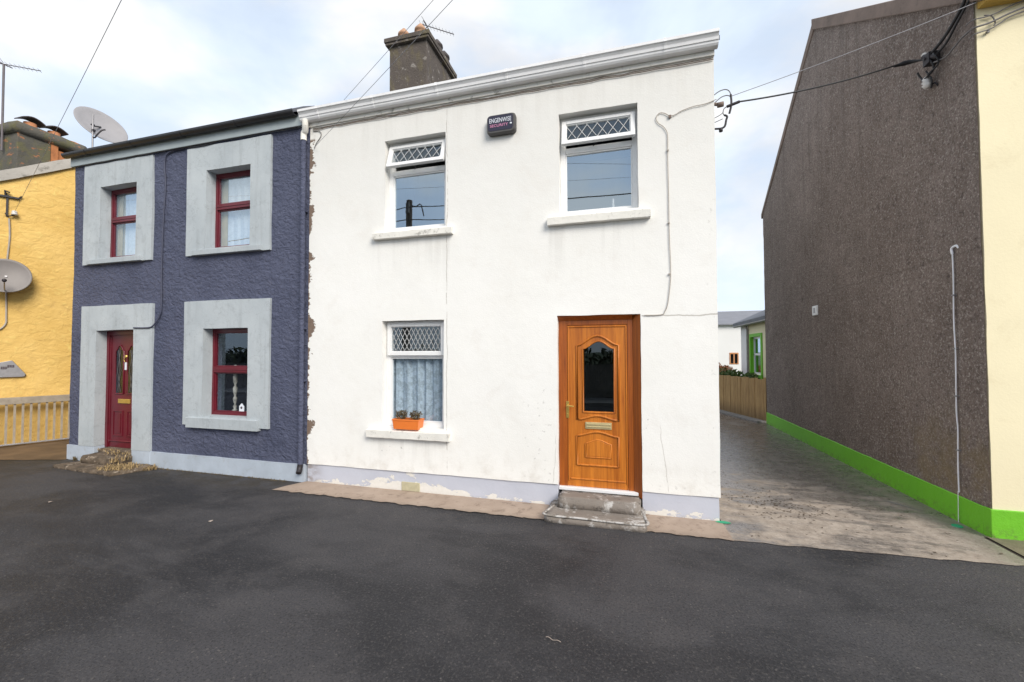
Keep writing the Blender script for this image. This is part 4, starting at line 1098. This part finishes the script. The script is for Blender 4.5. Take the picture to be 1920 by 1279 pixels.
for i in range(n+1):
    y=.357+(GY1-.357)*i/n
    for (o_,z) in ((.0,.284),(-.011,.276),(-.013,-.04)): V.append((GX+o_+.006*nz(y*3,z*4,1), y, z+.006*nz(y*4,z,7)))
for i in range(n):
    for k in range(2): F.append((i*3+k,(i+1)*3+k,(i+1)*3+k+1,i*3+k+1))
mb.add(V,F); mb.build('plinth', M['green'], dh)
mb = MB()
for (ya,za,yb,zb) in ((GY0-.12,gtop(GY0)-.085,GR,GZR),(GR,GZR,GY1+.1,5.40-.075)):
    mb.add([(GX-.05,ya,za-.02),(GX-.05,yb,zb-.02),(GX-.05,yb,zb+.185),(GX-.05,ya,za+.185),(GX+.25,ya,za-.02),(GX+.25,yb,zb-.02),(GX+.25,yb,zb+.185),(GX+.25,ya,za+.185)] if ya<GR else
           [(GX-.02,ya,za-.02),(GX-.02,yb,zb-.02),(GX-.02,yb,zb+.10),(GX-.02,ya,za+.185),(GX+.25,ya,za-.02),(GX+.25,yb,zb-.02),(GX+.25,yb,zb+.10),(GX+.25,ya,za+.185)],
           [(0,1,2,3),(4,5,6,7),(0,1,5,4),(1,2,6,5),(2,3,7,6),(3,0,4,7)])
mb.build('coping', M['barge'], dh, bevel=.012)
mb = MB(); mb.add([(GX+.25,GY0-.2,5.37),(9,GY0-.2,5.37),(9,GR,GZR+.05),(GX+.25,GR,GZR+.05)],[(0,1,2,3)]); mb.add([(GX+.25,GY1+.2,5.33),(9,GY1+.2,5.33),(9,GR,GZR+.05),(GX+.25,GR,GZR+.05)],[(0,1,2,3)])
mb.build('roof', M['slate'], dh)
mb = MB(); mb.box(GX+.02,9,.16,.275,5.31,5.40); mb.build('fascia', paint('ochre_soffit',(.55,.36,.08),.7), dh, bevel=.005)
# bits on the gable
mb = MB(); mb.tube(catmull([(GX-.02,.64,2.93),(GX-.02,.637,2.6),(GX-.018,.652,2.2),(GX-.022,.636,1.85),(GX-.02,.640,1.75),(GX-.018,.655,1.2),(GX-.02,.640,1.0),(GX-.022,.650,.6),(GX-.022,.648,.33)],5), .0068, 8)
mb.tube(catmull([(GX-.02,.64,2.90),(GX-.022,.645,2.96),(GX-.01,.60,2.98),(GX+.0,.58,2.95)],4), .012, 8)
mb.tube([(GX-.03,.648,.34),(GX-.034,.650,.01)], .0035, 6)
cd = tag(mb.build('conduit', M['conduit']), 'thin pale vertical conduit pipe on the dark gable', 'pipe')
for z in (2.45,1.87,1.36,.78):
    mb = MB(); mb.box(GX-.034,GX+.0,.632,.656,z-.007,z+.007); mb.build('clip', M['galv'], cd)
mb = MB(); mb.box(GX-.03,GX+.002,3.96,4.15,2.52,2.70); lv = tag(mb.build('wall_vent', M['gutter_pvc'], bevel=.008), 'small pale vent plate high on the dark gable', 'vent')
mb = MB(); mb.box(GX-.034,GX-.0295,4.02,4.09,2.56,2.66); mb.build('grille', M['galv'], lv)

# service bracket on the dark gable with cable loops
gb = thing('wire_bracket', 'black service cable bracket high on the dark gable', 'bracket', (GX,.80,5.2), 'wire brackets')
mb = MB(); mb.obox((GX-.05,.80,5.18),(.06,0,0),(0,.05,0),(0,0,.06)); mb.tube([(GX,.80,5.22),(GX-.12,.82,5.20)], .022, 8); mb.tube([(GX,.74,5.12),(GX-.10,.78,5.16)], .018, 8); mb.tube([(GX-.10,.85,5.24),(GX-.06,.70,5.14)], .03, 8); mb.build('iron_arm', M['iron'], gb)
mb = MB(); mb.lathe((GX-.06,.86,5.24), [(0,0),(.022,0),(.03,.02),(.02,.04),(.028,.06),(0,.08)], 12, (-.3,.3,.8)); mb.build('insulator', M['porcelain'], gb)
ins = MB(); ins.lathe((GX-.06,.86,4.88), [(0,.0),(.03,.0),(.038,.02),(.05,.04),(.032,.055),(.048,.075),(.03,.09),(.036,.11),(.02,.13),(0,.135)], 16, (-.15,0,1))
io = tag(ins.build('insulator', M['porcelain']), 'ribbed white porcelain insulator below the cable loops on the dark gable', 'insulator')
mb = MB(); mb.tube([(GX,.80,4.86),(GX-.03,.80,4.90),(GX-.06,.84,4.90)], .010, 6); mb.build('iron_pin', M['iron'], io)
lp = MB()
def loop(c, r, a0, a1, n=18, tilt=.0):
    c=Vector(c); return [c+Vector((-.02*math.sin(3*a), r*math.cos(a), r*1.05*math.sin(a))) for a in [a0+(a1-a0)*i/n for i in range(n+1)]]
lp.tube(loop((GX-.08,.86,5.10),.11,1.9,6.6), .010, 7); lp.tube(loop((GX-.09,.76,5.10),.10,1.0,6.1), .008, 7)
lp.tube(catmull([(GX-.08,.84,5.00),(GX-.07,.80,4.97),(GX-.06,.80,4.90),(GX-.05,.83,4.86)],5), .010, 7)
tag(lp.build('cable', M['cable_black']), 'black cable loops hanging under the bracket on the dark gable', 'cable')
for i,(pts,r,lb) in enumerate((
    ([(GX-.09,.82,5.20),(GX-.06,.62,5.27),(GX-.05,.45,5.36),(GX-.06,.30,5.45),(GX-.10,.18,5.55)], .016, 'thick black cable rising from the bracket to the gable corner'),
    ([(GX-.07,.80,5.16),(GX-.05,.60,5.20),(GX-.05,.44,5.30),(GX-.05,.28,5.40),(GX-.02,.20,5.50)], .012, 'middle black cable between the bracket and the gable corner'),
    ([(GX-.07,.74,5.10),(GX-.05,.60,5.06),(GX-.045,.50,5.08),(GX-.04,.38,5.11),(GX-.035,.24,5.10),(GX+.1,.235,5.13),(3.81,.235,5.225),(4.6,.235,5.42)], .009, 'grey cable bending round the corner onto the cream wall'),
    ([(GX-.04,.33,5.20),(GX-.03,.245,5.19),(GX+.12,.245,5.21),(3.81,.245,5.30),(4.6,.245,5.5)], .006, 'upper thin cable across the top of the cream wall'),
    ([(GX-.035,.30,5.03),(GX-.03,.245,5.04),(GX+.10,.245,5.07),(3.62,.245,5.11),(3.81,.245,5.19),(4.6,.245,5.3)], .006, 'lowest thin cable across the top of the cream wall'))):
    mb = MB(); mb.tube(catmull(pts,6), r, 8); tag(mb.build('cable', M['cable_black' if i<2 else 'cable_grey']), lb, 'cable')
mb = MB(); mb.tube(catmull([(3.50,.25,5.22),(3.56,.25,5.20),(3.585,.25,5.13),(3.575,.25,5.10)],5), .006, 6); mb.obox((3.53,.26,5.05),(.010,0,0),(0,.012,0),(0,0,.010))
tag(mb.build('cable_tail', M['cable_grey']), 'short loose cable tail hanging on the cream wall', 'cable')

# ================================================================== cables, brackets and fittings on the white house
wb = thing('wire_bracket', 'iron hook bracket at the right corner of the white house', 'bracket', (.97,.03,4.5), 'wire brackets')
mb = MB(); mb.tube([(.96,.02,4.60),(1.04,.02,4.58)], .018, 8); mb.lathe((1.0,.02,4.58), [(0,0),(.028,0),(.028,.06),(0,.06)], 10, (1,0,.1)); mb.build('bolt', M['barge'], wb)
mb = MB(); mb.tube(catmull([(1.135,.02,4.68),(1.14,.02,4.60),(1.135,.02,4.54),(1.118,.02,4.47)],5), .011, 8); mb.tube([(1.095,.02,4.55),(1.22,.02,4.585)], .016, 8); mb.build('iron_arm', M['iron'], wb)
mb = MB(); mb.tube(catmull([(.96,.02,4.32),(1.03,.02,4.315),(1.07,.02,4.335),(1.085,.02,4.40),(1.095,.02,4.44),(1.065,.02,4.46)],5), .011, 8); mb.lathe((1.03,.02,4.27),[(0,0),(.02,.01),(.02,.04),(0,.05)],10); mb.build('hook', M['iron'], wb)
mb = MB()
mb.tube(catmull([(.965,.02,4.70),(1.02,.02,4.735),(1.08,.02,4.745),(1.12,.02,4.72),(1.137,.02,4.67)],5), .005, 6)
mb.tube(catmull([(.98,.02,4.62),(1.04,.02,4.665),(1.10,.02,4.675),(1.14,.02,4.65)],5), .005, 6)
mb.tube(catmull([(1.11,.02,4.56),(1.065,.02,4.53),(1.055,.02,4.48),(1.075,.02,4.45)],5), .005, 6)
mb.tube(catmull([(.965,.02,4.44),(1.03,.02,4.47),(1.06,.02,4.50)],5), .004, 6); mb.tube([(.965,.02,4.39),(1.05,.02,4.42)], .004, 6)
tag(mb.build('cable', M['cable_grey']), 'thin looping leads around the hook bracket at the white house corner', 'cable')
mb = MB(); mb.tube(catmull([(.985,-.006,4.635),(.87,-.012,4.60),(.75,-.012,4.592),(.62,-.012,4.56),(.56,-.012,4.53),(.50,-.012,4.525),(.44,-.012,4.565),(.385,-.012,4.57),(.352,-.012,4.52),(.375,-.012,4.46),(.43,-.012,4.41),(.468,-.012,4.34),(.474,-.012,4.25),(.472,-.012,4.02),(.476,-.012,3.7),(.478,-.012,3.17),(.488,-.012,2.8),(.480,-.012,2.6),(.452,-.012,2.385),(.42,-.012,2.30),(.385,-.012,2.266),(.20,-.012,2.264)],5), .0042, 7)
cb = tag(mb.build('cable', M['cable_pale']), 'pale cable looping down the white wall from the corner to the orange door', 'cable')
mb = MB(); mb.obox((.50,-.012,4.515),(.014,0,0),(0,.008,0),(0,0,.016)); mb.build('cleat', M['barge'], cb)
for z in (4.13,3.3,2.72): mb = MB(); mb.obox((.474,-.012,z),(.010,0,0),(0,.009,0),(0,0,.008)); mb.build('clip', M['cable_pale'], cb)
# bundle under the fascia
mb = MB()
random.seed(3)
for k in range(2):
    pts = [(-4.36+5.32*i/44, -.010-.004*k, 5.104-.020*k+.016*nz(i*.6,k*4,1)) for i in range(45)]
    mb.tube(pts, .0048, 6)
tag(mb.build('cable', M['brown_cable']), 'brown cable pair clipped under the white house gutter', 'cable')
mb = MB(); pts=[(-4.60-4.85*i/40, -.045-.004, 5.150+.010*nz(i*.5,2,1)) for i in range(41)]; mb.tube(pts,.009,6)
mb.tube(catmull([(-6.1,-.045,5.15),(-6.3,-.045,5.125),(-6.5,-.045,5.12),(-6.65,-.045,5.13),(-6.8,-.045,5.15)],5),.007,6)
tag(mb.build('cable', M['cable_black']), 'black cable clipped under the blue house fascia', 'cable')
mb = MB(); mb.tube(catmull([(-6.82,-.03,5.14),(-7.05,-.03,5.14),(-7.22,-.03,5.08),(-7.26,-.025,4.9),(-7.235,-.022,4.6),(-7.27,-.022,3.96),(-7.285,-.022,3.26),(-7.275,-.022,2.62),(-7.31,-.022,2.45),(-7.40,-.03,2.33),(-7.46,-.045,2.275),(-7.60,-.045,2.262),(-7.86,-.045,2.268)],6), .011, 7)
tag(mb.build('cable', M['cable_blue']), 'blue painted cable running down the blue wall to the burgundy door', 'cable')
mb = MB(); mb.tube(catmull([(-4.36,-.012,5.07),(-4.25,-.012,5.05),(-4.22,-.012,4.98),(-4.30,-.012,4.88),(-4.335,-.012,4.81)],5), .005, 6)
tag(mb.build('cable_tail', M['cable_grey']), 'short curled cable tail at the upper left of the white wall', 'cable')

# alarm box
ab = thing('alarm_box', 'dark navy burglar alarm box with white and pink lettering on the white wall', 'alarm box', (-1.48,0,4.7))
mb = MB()
def rrect(x0,x1,z0,z1,r,n=6):
    o=[]
    for (cx,cz,a0) in ((x1-r,z1-r,0),(x0+r,z1-r,90),(x0+r,z0+r,180),(x1-r,z0+r,270)):
        for i in range(n+1):
            a=R(a0+90*i/n); o.append((cx+r*math.cos(a),cz+r*math.sin(a)))
    return o
lay=[(rrect(-1.672,-1.302,4.590,4.830,.045),.006),(rrect(-1.676,-1.298,4.588,4.832,.045),-.055),(rrect(-1.664,-1.312,4.600,4.820,.045),-.078)]
V=[];n=len(lay[0][0])
for pr,y in lay: V+=[(p[0],y,p[1]) for p in pr]
F=[(k*n+i,k*n+(i+1)%n,(k+1)*n+(i+1)%n,(k+1)*n+i) for k in range(2) for i in range(n)]
mb.add(V,F,True); mb.add(V[2*n:],[tuple(range(n))]); mb.build('housing', M['charcoal'], ab)
mb = MB(); mb.prism(rrect(-1.656,-1.330,4.622,4.812,.035),'y',-.0815,-.0775); mb.build('face', M['navy'], ab)
def text_part(body, name, mat, parent, x0, x1, z, h, y):
    cu = bpy.data.curves.new('t','FONT'); cu.body = body; cu.size = 1; cu.extrude = 0
    ob = bpy.data.objects.new('t', cu); COL.objects.link(ob)
    dg = bpy.context.evaluated_depsgraph_get(); me = bpy.data.meshes.new_from_object(ob.evaluated_get(dg))
    xs=[v.co.x for v in me.vertices]; ys=[v.co.y for v in me.vertices]
    mx0,mx1,my0,my1=min(xs),max(xs),min(ys),max(ys)
    m2 = MB(); m2.add([(x0+(v.co.x-mx0)/(mx1-mx0)*(x1-x0), y, z+(v.co.y-my0)/(my1-my0)*h) for v in me.vertices],[tuple(p.vertices) for p in me.polygons])
    bpy.data.objects.remove(ob); bpy.data.meshes.remove(me); bpy.data.curves.remove(cu)
    return m2.build(name, mat, parent)
text_part('ENGENWISE','lettering',M['text_white'],ab,-1.635,-1.350,4.722,.056,-.0825)
text_part('SECURITY','lettering',M['text_pink'],ab,-1.628,-1.392,4.668,.034,-.0825)
mb = MB(); mb.lathe((-1.356,-.0815,4.690),[(0,.002),(.013,.002),(.013,0)],12,(0,-1,0)); mb.build('emblem', M['text_white'], ab)

# flower box
fb = thing('window_box', 'orange plastic flower trough on the lower window sill of the white house', 'planter', (-2.83,-.005,.835))
mb = MB()
def ringbox(x0,x1,y0,y1,z): return [(x0,y0,z),(x1,y0,z),(x1,y1,z),(x0,y1,z)]
R1=ringbox(-2.990,-2.635,-.058,.080,.832); R2=ringbox(-3.005,-2.620,-.066,.088,.945); R2b=ringbox(-3.010,-2.615,-.071,.093,.946); R3=ringbox(-3.010,-2.615,-.071,.093,.966); R4=ringbox(-2.998,-2.627,-.060,.082,.966); R5=ringbox(-2.990,-2.635,-.052,.075,.93)
V=R1+R2+R2b+R3+R4+R5; F=[(0,1,2,3)]
for k in range(5):
    for i in range(4): F.append((k*4+i,k*4+(i+1)%4,(k+1)*4+(i+1)%4,(k+1)*4+i))
mb.add(V,F); mb.build('trough', M['orange'], fb, bevel=.005)
mb = MB(); mb.poly([(-2.99,-.052,.945),(-2.635,-.052,.945),(-2.635,.075,.945),(-2.99,.075,.945)]); mb.build('soil', M['soil'], fb)
def leafball(mb, c, rx, ry, rz, n, s, up=.4):
    for i in range(n):
        d = Vector((random.gauss(0,1),random.gauss(0,1),random.gauss(0,1))).normalized()*random.random()**.4
        p = Vector(c)+Vector((d.x*rx,d.y*ry,d.z*rz))
        a = Vector((random.gauss(0,1),random.gauss(0,1),random.gauss(0,1)+up)).normalized(); b = a.cross(Vector((random.gauss(0,1),random.gauss(0,1),random.gauss(0,1)))).normalized()
        l = s*random.uniform(.6,1.3); w_ = l*.38
        mb.add([p-a*l*.5,p+b*w_*.5,p+a*l*.5,p-b*w_*.5],[(0,1,2,3)])
random.seed(11)
for (cx,lb) in ((-2.905,'left tuft of withered olive plant in the orange trough'),(-2.70,'right tuft of withered olive plant in the orange trough')):
    t = thing('potted_plant', lb, 'plant', (cx,.01,.945))
    mb = MB(); mb.recalc=False; leafball(mb,(cx,.012,1.015),.095,.065,.062,260,.032); mb.build('foliage', M['leaf_olive'], t)
    mb = MB()
    for k in range(7):
        a=random.random()*6.28; mb.tube([(cx,.012,.945),(cx+.05*math.cos(a),.012+.03*math.sin(a),1.0),(cx+.09*math.cos(a),.012+.05*math.sin(a),1.05+.02*random.random())],.004,5)
    mb.build('stem', M['bark'], t)
# chimney aerial behind the white chimney
aerial('small television aerial behind the white house chimney', (-4.72,4.0,7.6),(-4.72,4.0,9.86),(-4.80,4.0,9.90),(-3.90,4.0,9.44),'television aerials')

# ================================================================== overhead wires
def wire(a, b, d, r, lb, mat='wire_pale', grp=None):
    mb = MB(); mb.tube(sag(a,b,d), r, 6); tag(mb.build('overhead_wire', M[mat]), lb, 'wire', grp)
PA = Vector((8.0,-6.6,6.05))
wire((-4.335,-.02,4.815), PA, .05, .0028, 'overhead wire from the street pole to the white wall near the downpipe')
wire((-3.74,-.14,5.345), PA+Vector((0,.1,.35)), .06, .0028, 'overhead wire from the street pole to the white house gutter')
wire(tuple(yw(.10,4.72,.08)), PA+Vector((-.2,0,.25)), .10, .0028, 'long overhead wire passing the blue house to the yellow wall')
wire((1.215,.02,4.585), (3.30,1.05,5.34), .05, .0085, 'thick twisted service wire between the white house and the dark gable', 'cable_black')
mb = MB(); mb.tube([(3.13,.98,5.26),(3.17,.995,5.276),(3.25,1.02,5.305),(3.32,1.02,5.31),(3.36,.95,5.27),(3.39,.86,5.22)], .02, 10, rads=[.010,.016,.028,.024,.011,.009]); tag(mb.build('cable_clamp', M['cable_black']), 'black tapered clamp where the service wire meets the dark gable', 'cable clamp')
wire((1.14,.02,4.66), (3.50,.20,5.36), .02, .0035, 'thin slack wire from the white house corner to the cream house', 'wire_pale')

# ================================================================== alley end
A = Vector((3.50,7.16,0)); B = Vector((2.30,10.75,0)); L=(B-A).length; D=(B-A)/L; N=Vector((-D.y,D.x,0))
fn = thing('board_fence', 'brown vertical board fence across the end of the alley', 'fence', tuple(A))
mb = MB(); nb = int(L/.125); random.seed(9)
for i in range(nb):
    c = A+D*(.0625+.125*i); h=1.085+random.uniform(-.015,.02); 
    mb.obox(c+N*random.uniform(-.006,.006)+Vector((0,0,.03+h/2)), D*(.058), N*.010, Vector((0,0,h/2)))
mb.build('boards', M['fence'], fn, bevel=.003)
mb = MB(); mb.obox(A+Vector((.0,.05,.58)), D*.045, N*.05, Vector((0,0,.58))); mb.build('post', M['fence'], fn)
mb = MB()
for z in (.3,.9): mb.obox((A+B)/2-N*.04+Vector((0,0,z)), D*L/2, N*.02, Vector((0,0,.04)))
mb.build('rail', M['fence'], fn)
# annex behind the dark house
an = thing('annex', 'low cream annex with green window surround behind the board fence', 'annex', (5.2,10,0))
AX=3.9
mb = MB()
WY0,WY1,WZ0,WZ1 = 8.99,10.02,1.12,2.30
for (ya,yb,za,zb) in ((7.3,WY0,0,2.8),(WY1,10.36,0,2.8),(WY0,WY1,0,WZ0),(WY0,WY1,WZ1,2.8)): mb.box(AX,AX+.25,ya,yb,za,zb)
mb.box(AX+.25,6.5,11.0,11.24,0,2.8); mb.box(6.3,6.5,7.3,11.0,0,2.8)
mb.build('wall', M['cream'], an)
mb = MB(); mb.box(AX-.004,AX+.24,10.362,11.25,0,2.79); mb.build('side_wall', M['white_house_far'], an, label='whitewashed end of the annex wall')
mb = MB(); mb.add([(AX-.22,7.2,2.74),(AX-.22,11.4,2.74),(5.2,11.4,3.45),(5.2,7.2,3.45),(AX-.22,7.2,2.83),(AX-.22,11.4,2.83),(5.2,11.4,3.54),(5.2,7.2,3.54),(6.6,7.2,2.8),(6.6,11.4,2.8)],[(0,1,2,3),(4,5,6,7),(0,1,5,4),(1,2,6,5),(0,3,7,4),(7,6,9,8)]); mb.build('roof', M['slate'], an)
mb = MB(); mb.tube([(AX-.10,10.3,2.70),(AX-.04,10.3,2.55),(AX-.04,10.3,.0)],.035,8); mb.tube([(AX-.17,7.2,2.72),(AX-.17,11.4,2.72)],.045,8); mb.build('gutter', M['galv'], an)
mb = MB()
for (ya,yb,za,zb) in ((WY0-.12,WY0,WZ0-.10,WZ1+.1),(WY1,WY1+.12,WZ0-.10,WZ1+.1),(WY0,WY1,WZ1,WZ1+.1),(WY0,WY1,WZ0-.10,WZ0)): mb.box(AX-.03,AX+.01,ya,yb,za,zb)
mb.box(AX+.0,AX+.2,WY1-.02,WY1-.003,WZ0,WZ1)
wi = mb.build('window', M['green'], an)
mb = MB(); 
for (ya,yb,za,zb) in ((WY0,WY0+.06,WZ0,WZ1),(WY1-.08,WY1-.02,WZ0,WZ1),(WY0,WY1-.02,WZ1-.06,WZ1),(WY0,WY1-.02,WZ0,WZ0+.06),(WY0,WY1-.02,1.72,1.78)): mb.box(AX+.06,AX+.11,ya,yb,za,zb)
mb.build('frame', M['white_pvc'], wi); mb=MB(); mb.poly([(AX+.08,WY0+.05,WZ0+.05),(AX+.08,WY1-.07,WZ0+.05),(AX+.08,WY1-.07,WZ1-.05),(AX+.08,WY0+.05,WZ1-.05)]); mb.build('pane', M['glass'], wi)
# far white house
fh = thing('far_house', 'distant white house with grey slate roof and orange framed window', 'house', (9,33,0))
mb = MB()
for (xa,xb,za,zb) in ((4,7.62,0,3.9),(8.20,16,0,3.9),(7.62,8.20,0,.88),(7.62,8.20,1.70,3.9)): mb.box(xa,xb,30,30.3,za,zb)
mb.prism([(30.3,0),(36,0),(36,3.9),(33,5.0),(30.3,3.95)],'x',4,4.3); mb.prism([(30.3,0),(36,0),(36,3.9),(33,5.0),(30.3,3.95)],'x',15.7,16); mb.box(4,16,35.8,36,0,3.9)
mb.build('wall', M['white_house_far'], fh)
mb = MB(); mb.prism([(29.75,3.84),(33,5.06),(36.3,3.84),(36.3,3.94),(33,5.18),(29.75,3.94)],'x',3.8,16.2); mb.build('roof', paint('pale_slate',(.20,.205,.23),.7,.1,1.5), fh)
mb = MB(); frame_rect(mb,7.60,8.22,.86,1.74,29.97,30.05,.07,.07,.05,.10); mb.box(7.87,7.95,29.98,30.06,.9,1.7); wi=mb.build('window', M['orange_trim'], fh)
mb=MB(); mb.poly([(7.66,30.07,.9),(8.16,30.07,.9),(8.16,30.07,1.66),(7.66,30.07,1.66)]); mb.build('pane', M['glass_clear'], wi)
# shrubs behind the fence
random.seed(21)
def shrub(name, lb, blobs, mat, s, loc):
    t = thing(name, lb, 'shrub', loc)
    mb=MB(); mb.recalc=False
    for (c,rx,ry,rz,n) in blobs: leafball(mb,c,rx,ry,rz,n,s)
    mb.build('foliage', M[mat], t)
    mb=MB()
    for (c,rx,ry,rz,n) in blobs: mb.tube([(c[0],c[1],0),(c[0]+.05,c[1]+.03,c[2]*.5),c],.025,6)
    mb.build('stem', M['bark'], t)
shrub('shrub','rust coloured bush over the fence beside the white house',[((3.05,10.9,1.05),.5,.4,.35,700),((3.35,11.5,1.1),.45,.4,.26,500),((2.85,11.2,1.2),.4,.4,.42,500)],'leaf_rust',.11,(3.1,11,0))
shrub('shrub','green bush at the top of the board fence below the annex',[((3.30,9.6,1.08),.28,.5,.20,600),((3.58,8.9,1.05),.18,.6,.17,450),((3.1,10.2,1.1),.3,.3,.20,380)],'leaf_green',.09,(3.3,9.6,0))

# ================================================================== across the road (seen in the glass)
def pole(base, h, lean, lb):
    t = thing('utility_pole', lb, 'utility pole', base, 'street utility poles')
    b=Vector(base); mb=MB(); mb.tube([b,b+Vector((lean*.5,0,h*.5)),b+Vector((lean,0,h))],.14,12,rads=[.16,.14,.115]); mb.build('post', M['pole_wood'], t)
    top=b+Vector((lean,0,h)); mb=MB(); mb.obox(top+Vector((0,.12,-.35)),(.06,0,0),(0,.06,0),(0,0,.22)); mb.tube(catmull([top+Vector((.1,.15,-.25)),top+Vector((.4,.2,-.35)),top+Vector((.6,.2,-.30)),top+Vector((.72,.2,-.75))],5),.022,6); mb.build('hardware', M['iron'], t)
pole((-8.35,-9.3,.12),7.75,.12,'dark wooden utility pole across the road reflected in the upper window')
pole((8.0,-6.75,.0),6.6,0,'dark wooden utility pole across the road that carries the overhead wires')
PB=Vector((-8.23,-9.3,7.7)); PC=Vector((8.0,-6.75,6.5))
for i,(z,lb) in enumerate(((-.15,'upper street wire between the two utility poles'),(-.65,'middle street wire between the two utility poles'),(-1.25,'lower street wire between the two utility poles'))):
    wire(PB+Vector((0,.16,z)), PC+Vector((0,.1,z*.5)), .25+.12*i, .018, lb, 'cable_black')
    wire(PB+Vector((0,.16,z)), (-45,-11,7.2+z), .5, .018, lb.replace('between the two utility poles','running left from the reflected utility pole'), 'cable_black')
mb=MB(); 
wallgrid(mb, lambda u,v: (-40+80*u, -10.7+.05*nz(u*160,v*5,1), .1+1.25*v+.06*nz(u*70,v,3)), 260, 10)
mb.box(-40,40,-11.1,-10.76,.0,1.30)
tag(mb.build('stone_wall', M['stonewall']), 'long low old stone wall across the road, seen reflected in the glass', 'wall')
random.seed(31)
hd = thing('hedge','dense dark hedge behind the stone wall across the road','hedge',(0,-12,0))
mb=MB(); mb.recalc=False
x=-34
while x<34:
    h=1.75+.4*nz(x*.3,1,1)+random.uniform(-.2,.3); leafball(mb,(x,-12.2+random.uniform(-.4,.4),h*.55),1.0,.9,h*.55,170,.42); x+=.75
mb.build('foliage', M['leaf_dark'], hd)
mb=MB()
x=-33.5
while x<34: mb.tube([(x,-12.2,0),(x+.1,-12.2,1.6)],.05,6); x+=1.5
mb.build('trunk', M['bark'], hd)

# small things on the ground
mb=MB(); mb.recalc=False; random.seed(77)
for i in range(420):
    if i < 260: x=random.gauss(1.75,.33); y=random.gauss(.75,.30)
    else: x=random.uniform(1.0,3.3); y=random.uniform(-.3,3.5)
    if not (1.0<x<3.38 and -.3<y<4): continue
    l=random.uniform(.006,.022); a=random.random()*6.28; w_=l*random.uniform(.25,.6); c,s_=math.cos(a),math.sin(a); h=random.uniform(.001,.008)
    q=[(-l,0,0),(0,-w_,h),(l,0,.002),(0,w_,h*.6)]
    mb.add([(x+c*u-s_*v,y+s_*u+c*v,.008+e) for u,v,e in q],[(0,1,2,3)])
o=mb.build('leaf_litter', paint('rotting_leaf',(.085,.06,.04),.8,.6,30)); o['kind']='stuff'; tag(o,'scattered dark leaf litter and grit on the wet alley','leaf litter')
mb=MB(); pts=[]
for k in range(9):
    t_=k/8; pts.append((-.52+.10*t_,-2.27-.02*t_+.003*math.sin(k),.012+.004*math.sin(k*1.3)))
mb.tube(pts,.003,6,flat=.5); tag(mb.build('twig', M['litter']), 'pale dry twig lying on the asphalt in front of the orange door', 'twig')
for (x,y,a,lb) in ((-6.91,-1.49,.3,'pale scrap lying on the road in front of the blue house door'),(-4.41,-1.42,.9,'tiny pale scrap on the road below the downpipe')):
    mb=MB(); c,s_=math.cos(a),math.sin(a); l=.022; q=[(-l,-.012),(0,-.02),(l,-.008),(l*.9,.012),(0,.02),(-l*.8,.01)]
    mb.add([(x+c*u-s_*v,y+s_*u+c*v,.006+.006*abs(u)/l) for u,v in q],[tuple(range(6))]); tag(mb.build('litter', M['litter']), lb, 'litter')
mb=MB(); mb.lathe((3.325,.53,.007),[(.0,.005),(.032,.006),(.042,.009),(.045,.0)],18); tag(mb.build('drain_cap', M['green_paint_spot']), 'green plastic cap on the ground under the pale conduit', 'cap')
mb=MB(); o_=[(.985+.075*math.cos(a)*(1+.3*nz(a,1,1)),-.01+.035*math.sin(a)*(1+.3*nz(a,2,2)),.0125) for a in [2*math.pi*i/16 for i in range(16)]]; mb.poly(o_); tag(mb.build('paint_spot', M['green_paint_spot']), 'green paint splash at the foot of the white house corner', 'paint splash')
mb=MB(); mb.poly([(3.02,1.24,.0085),(3.09,1.13,.0085),(3.28,.90,.0085),(3.23,.99,.0085),(3.10,1.20,.0085)]); tag(mb.build('cement_patch', M['far_path']), 'pale cement patch on the alley near the green base', 'patch')
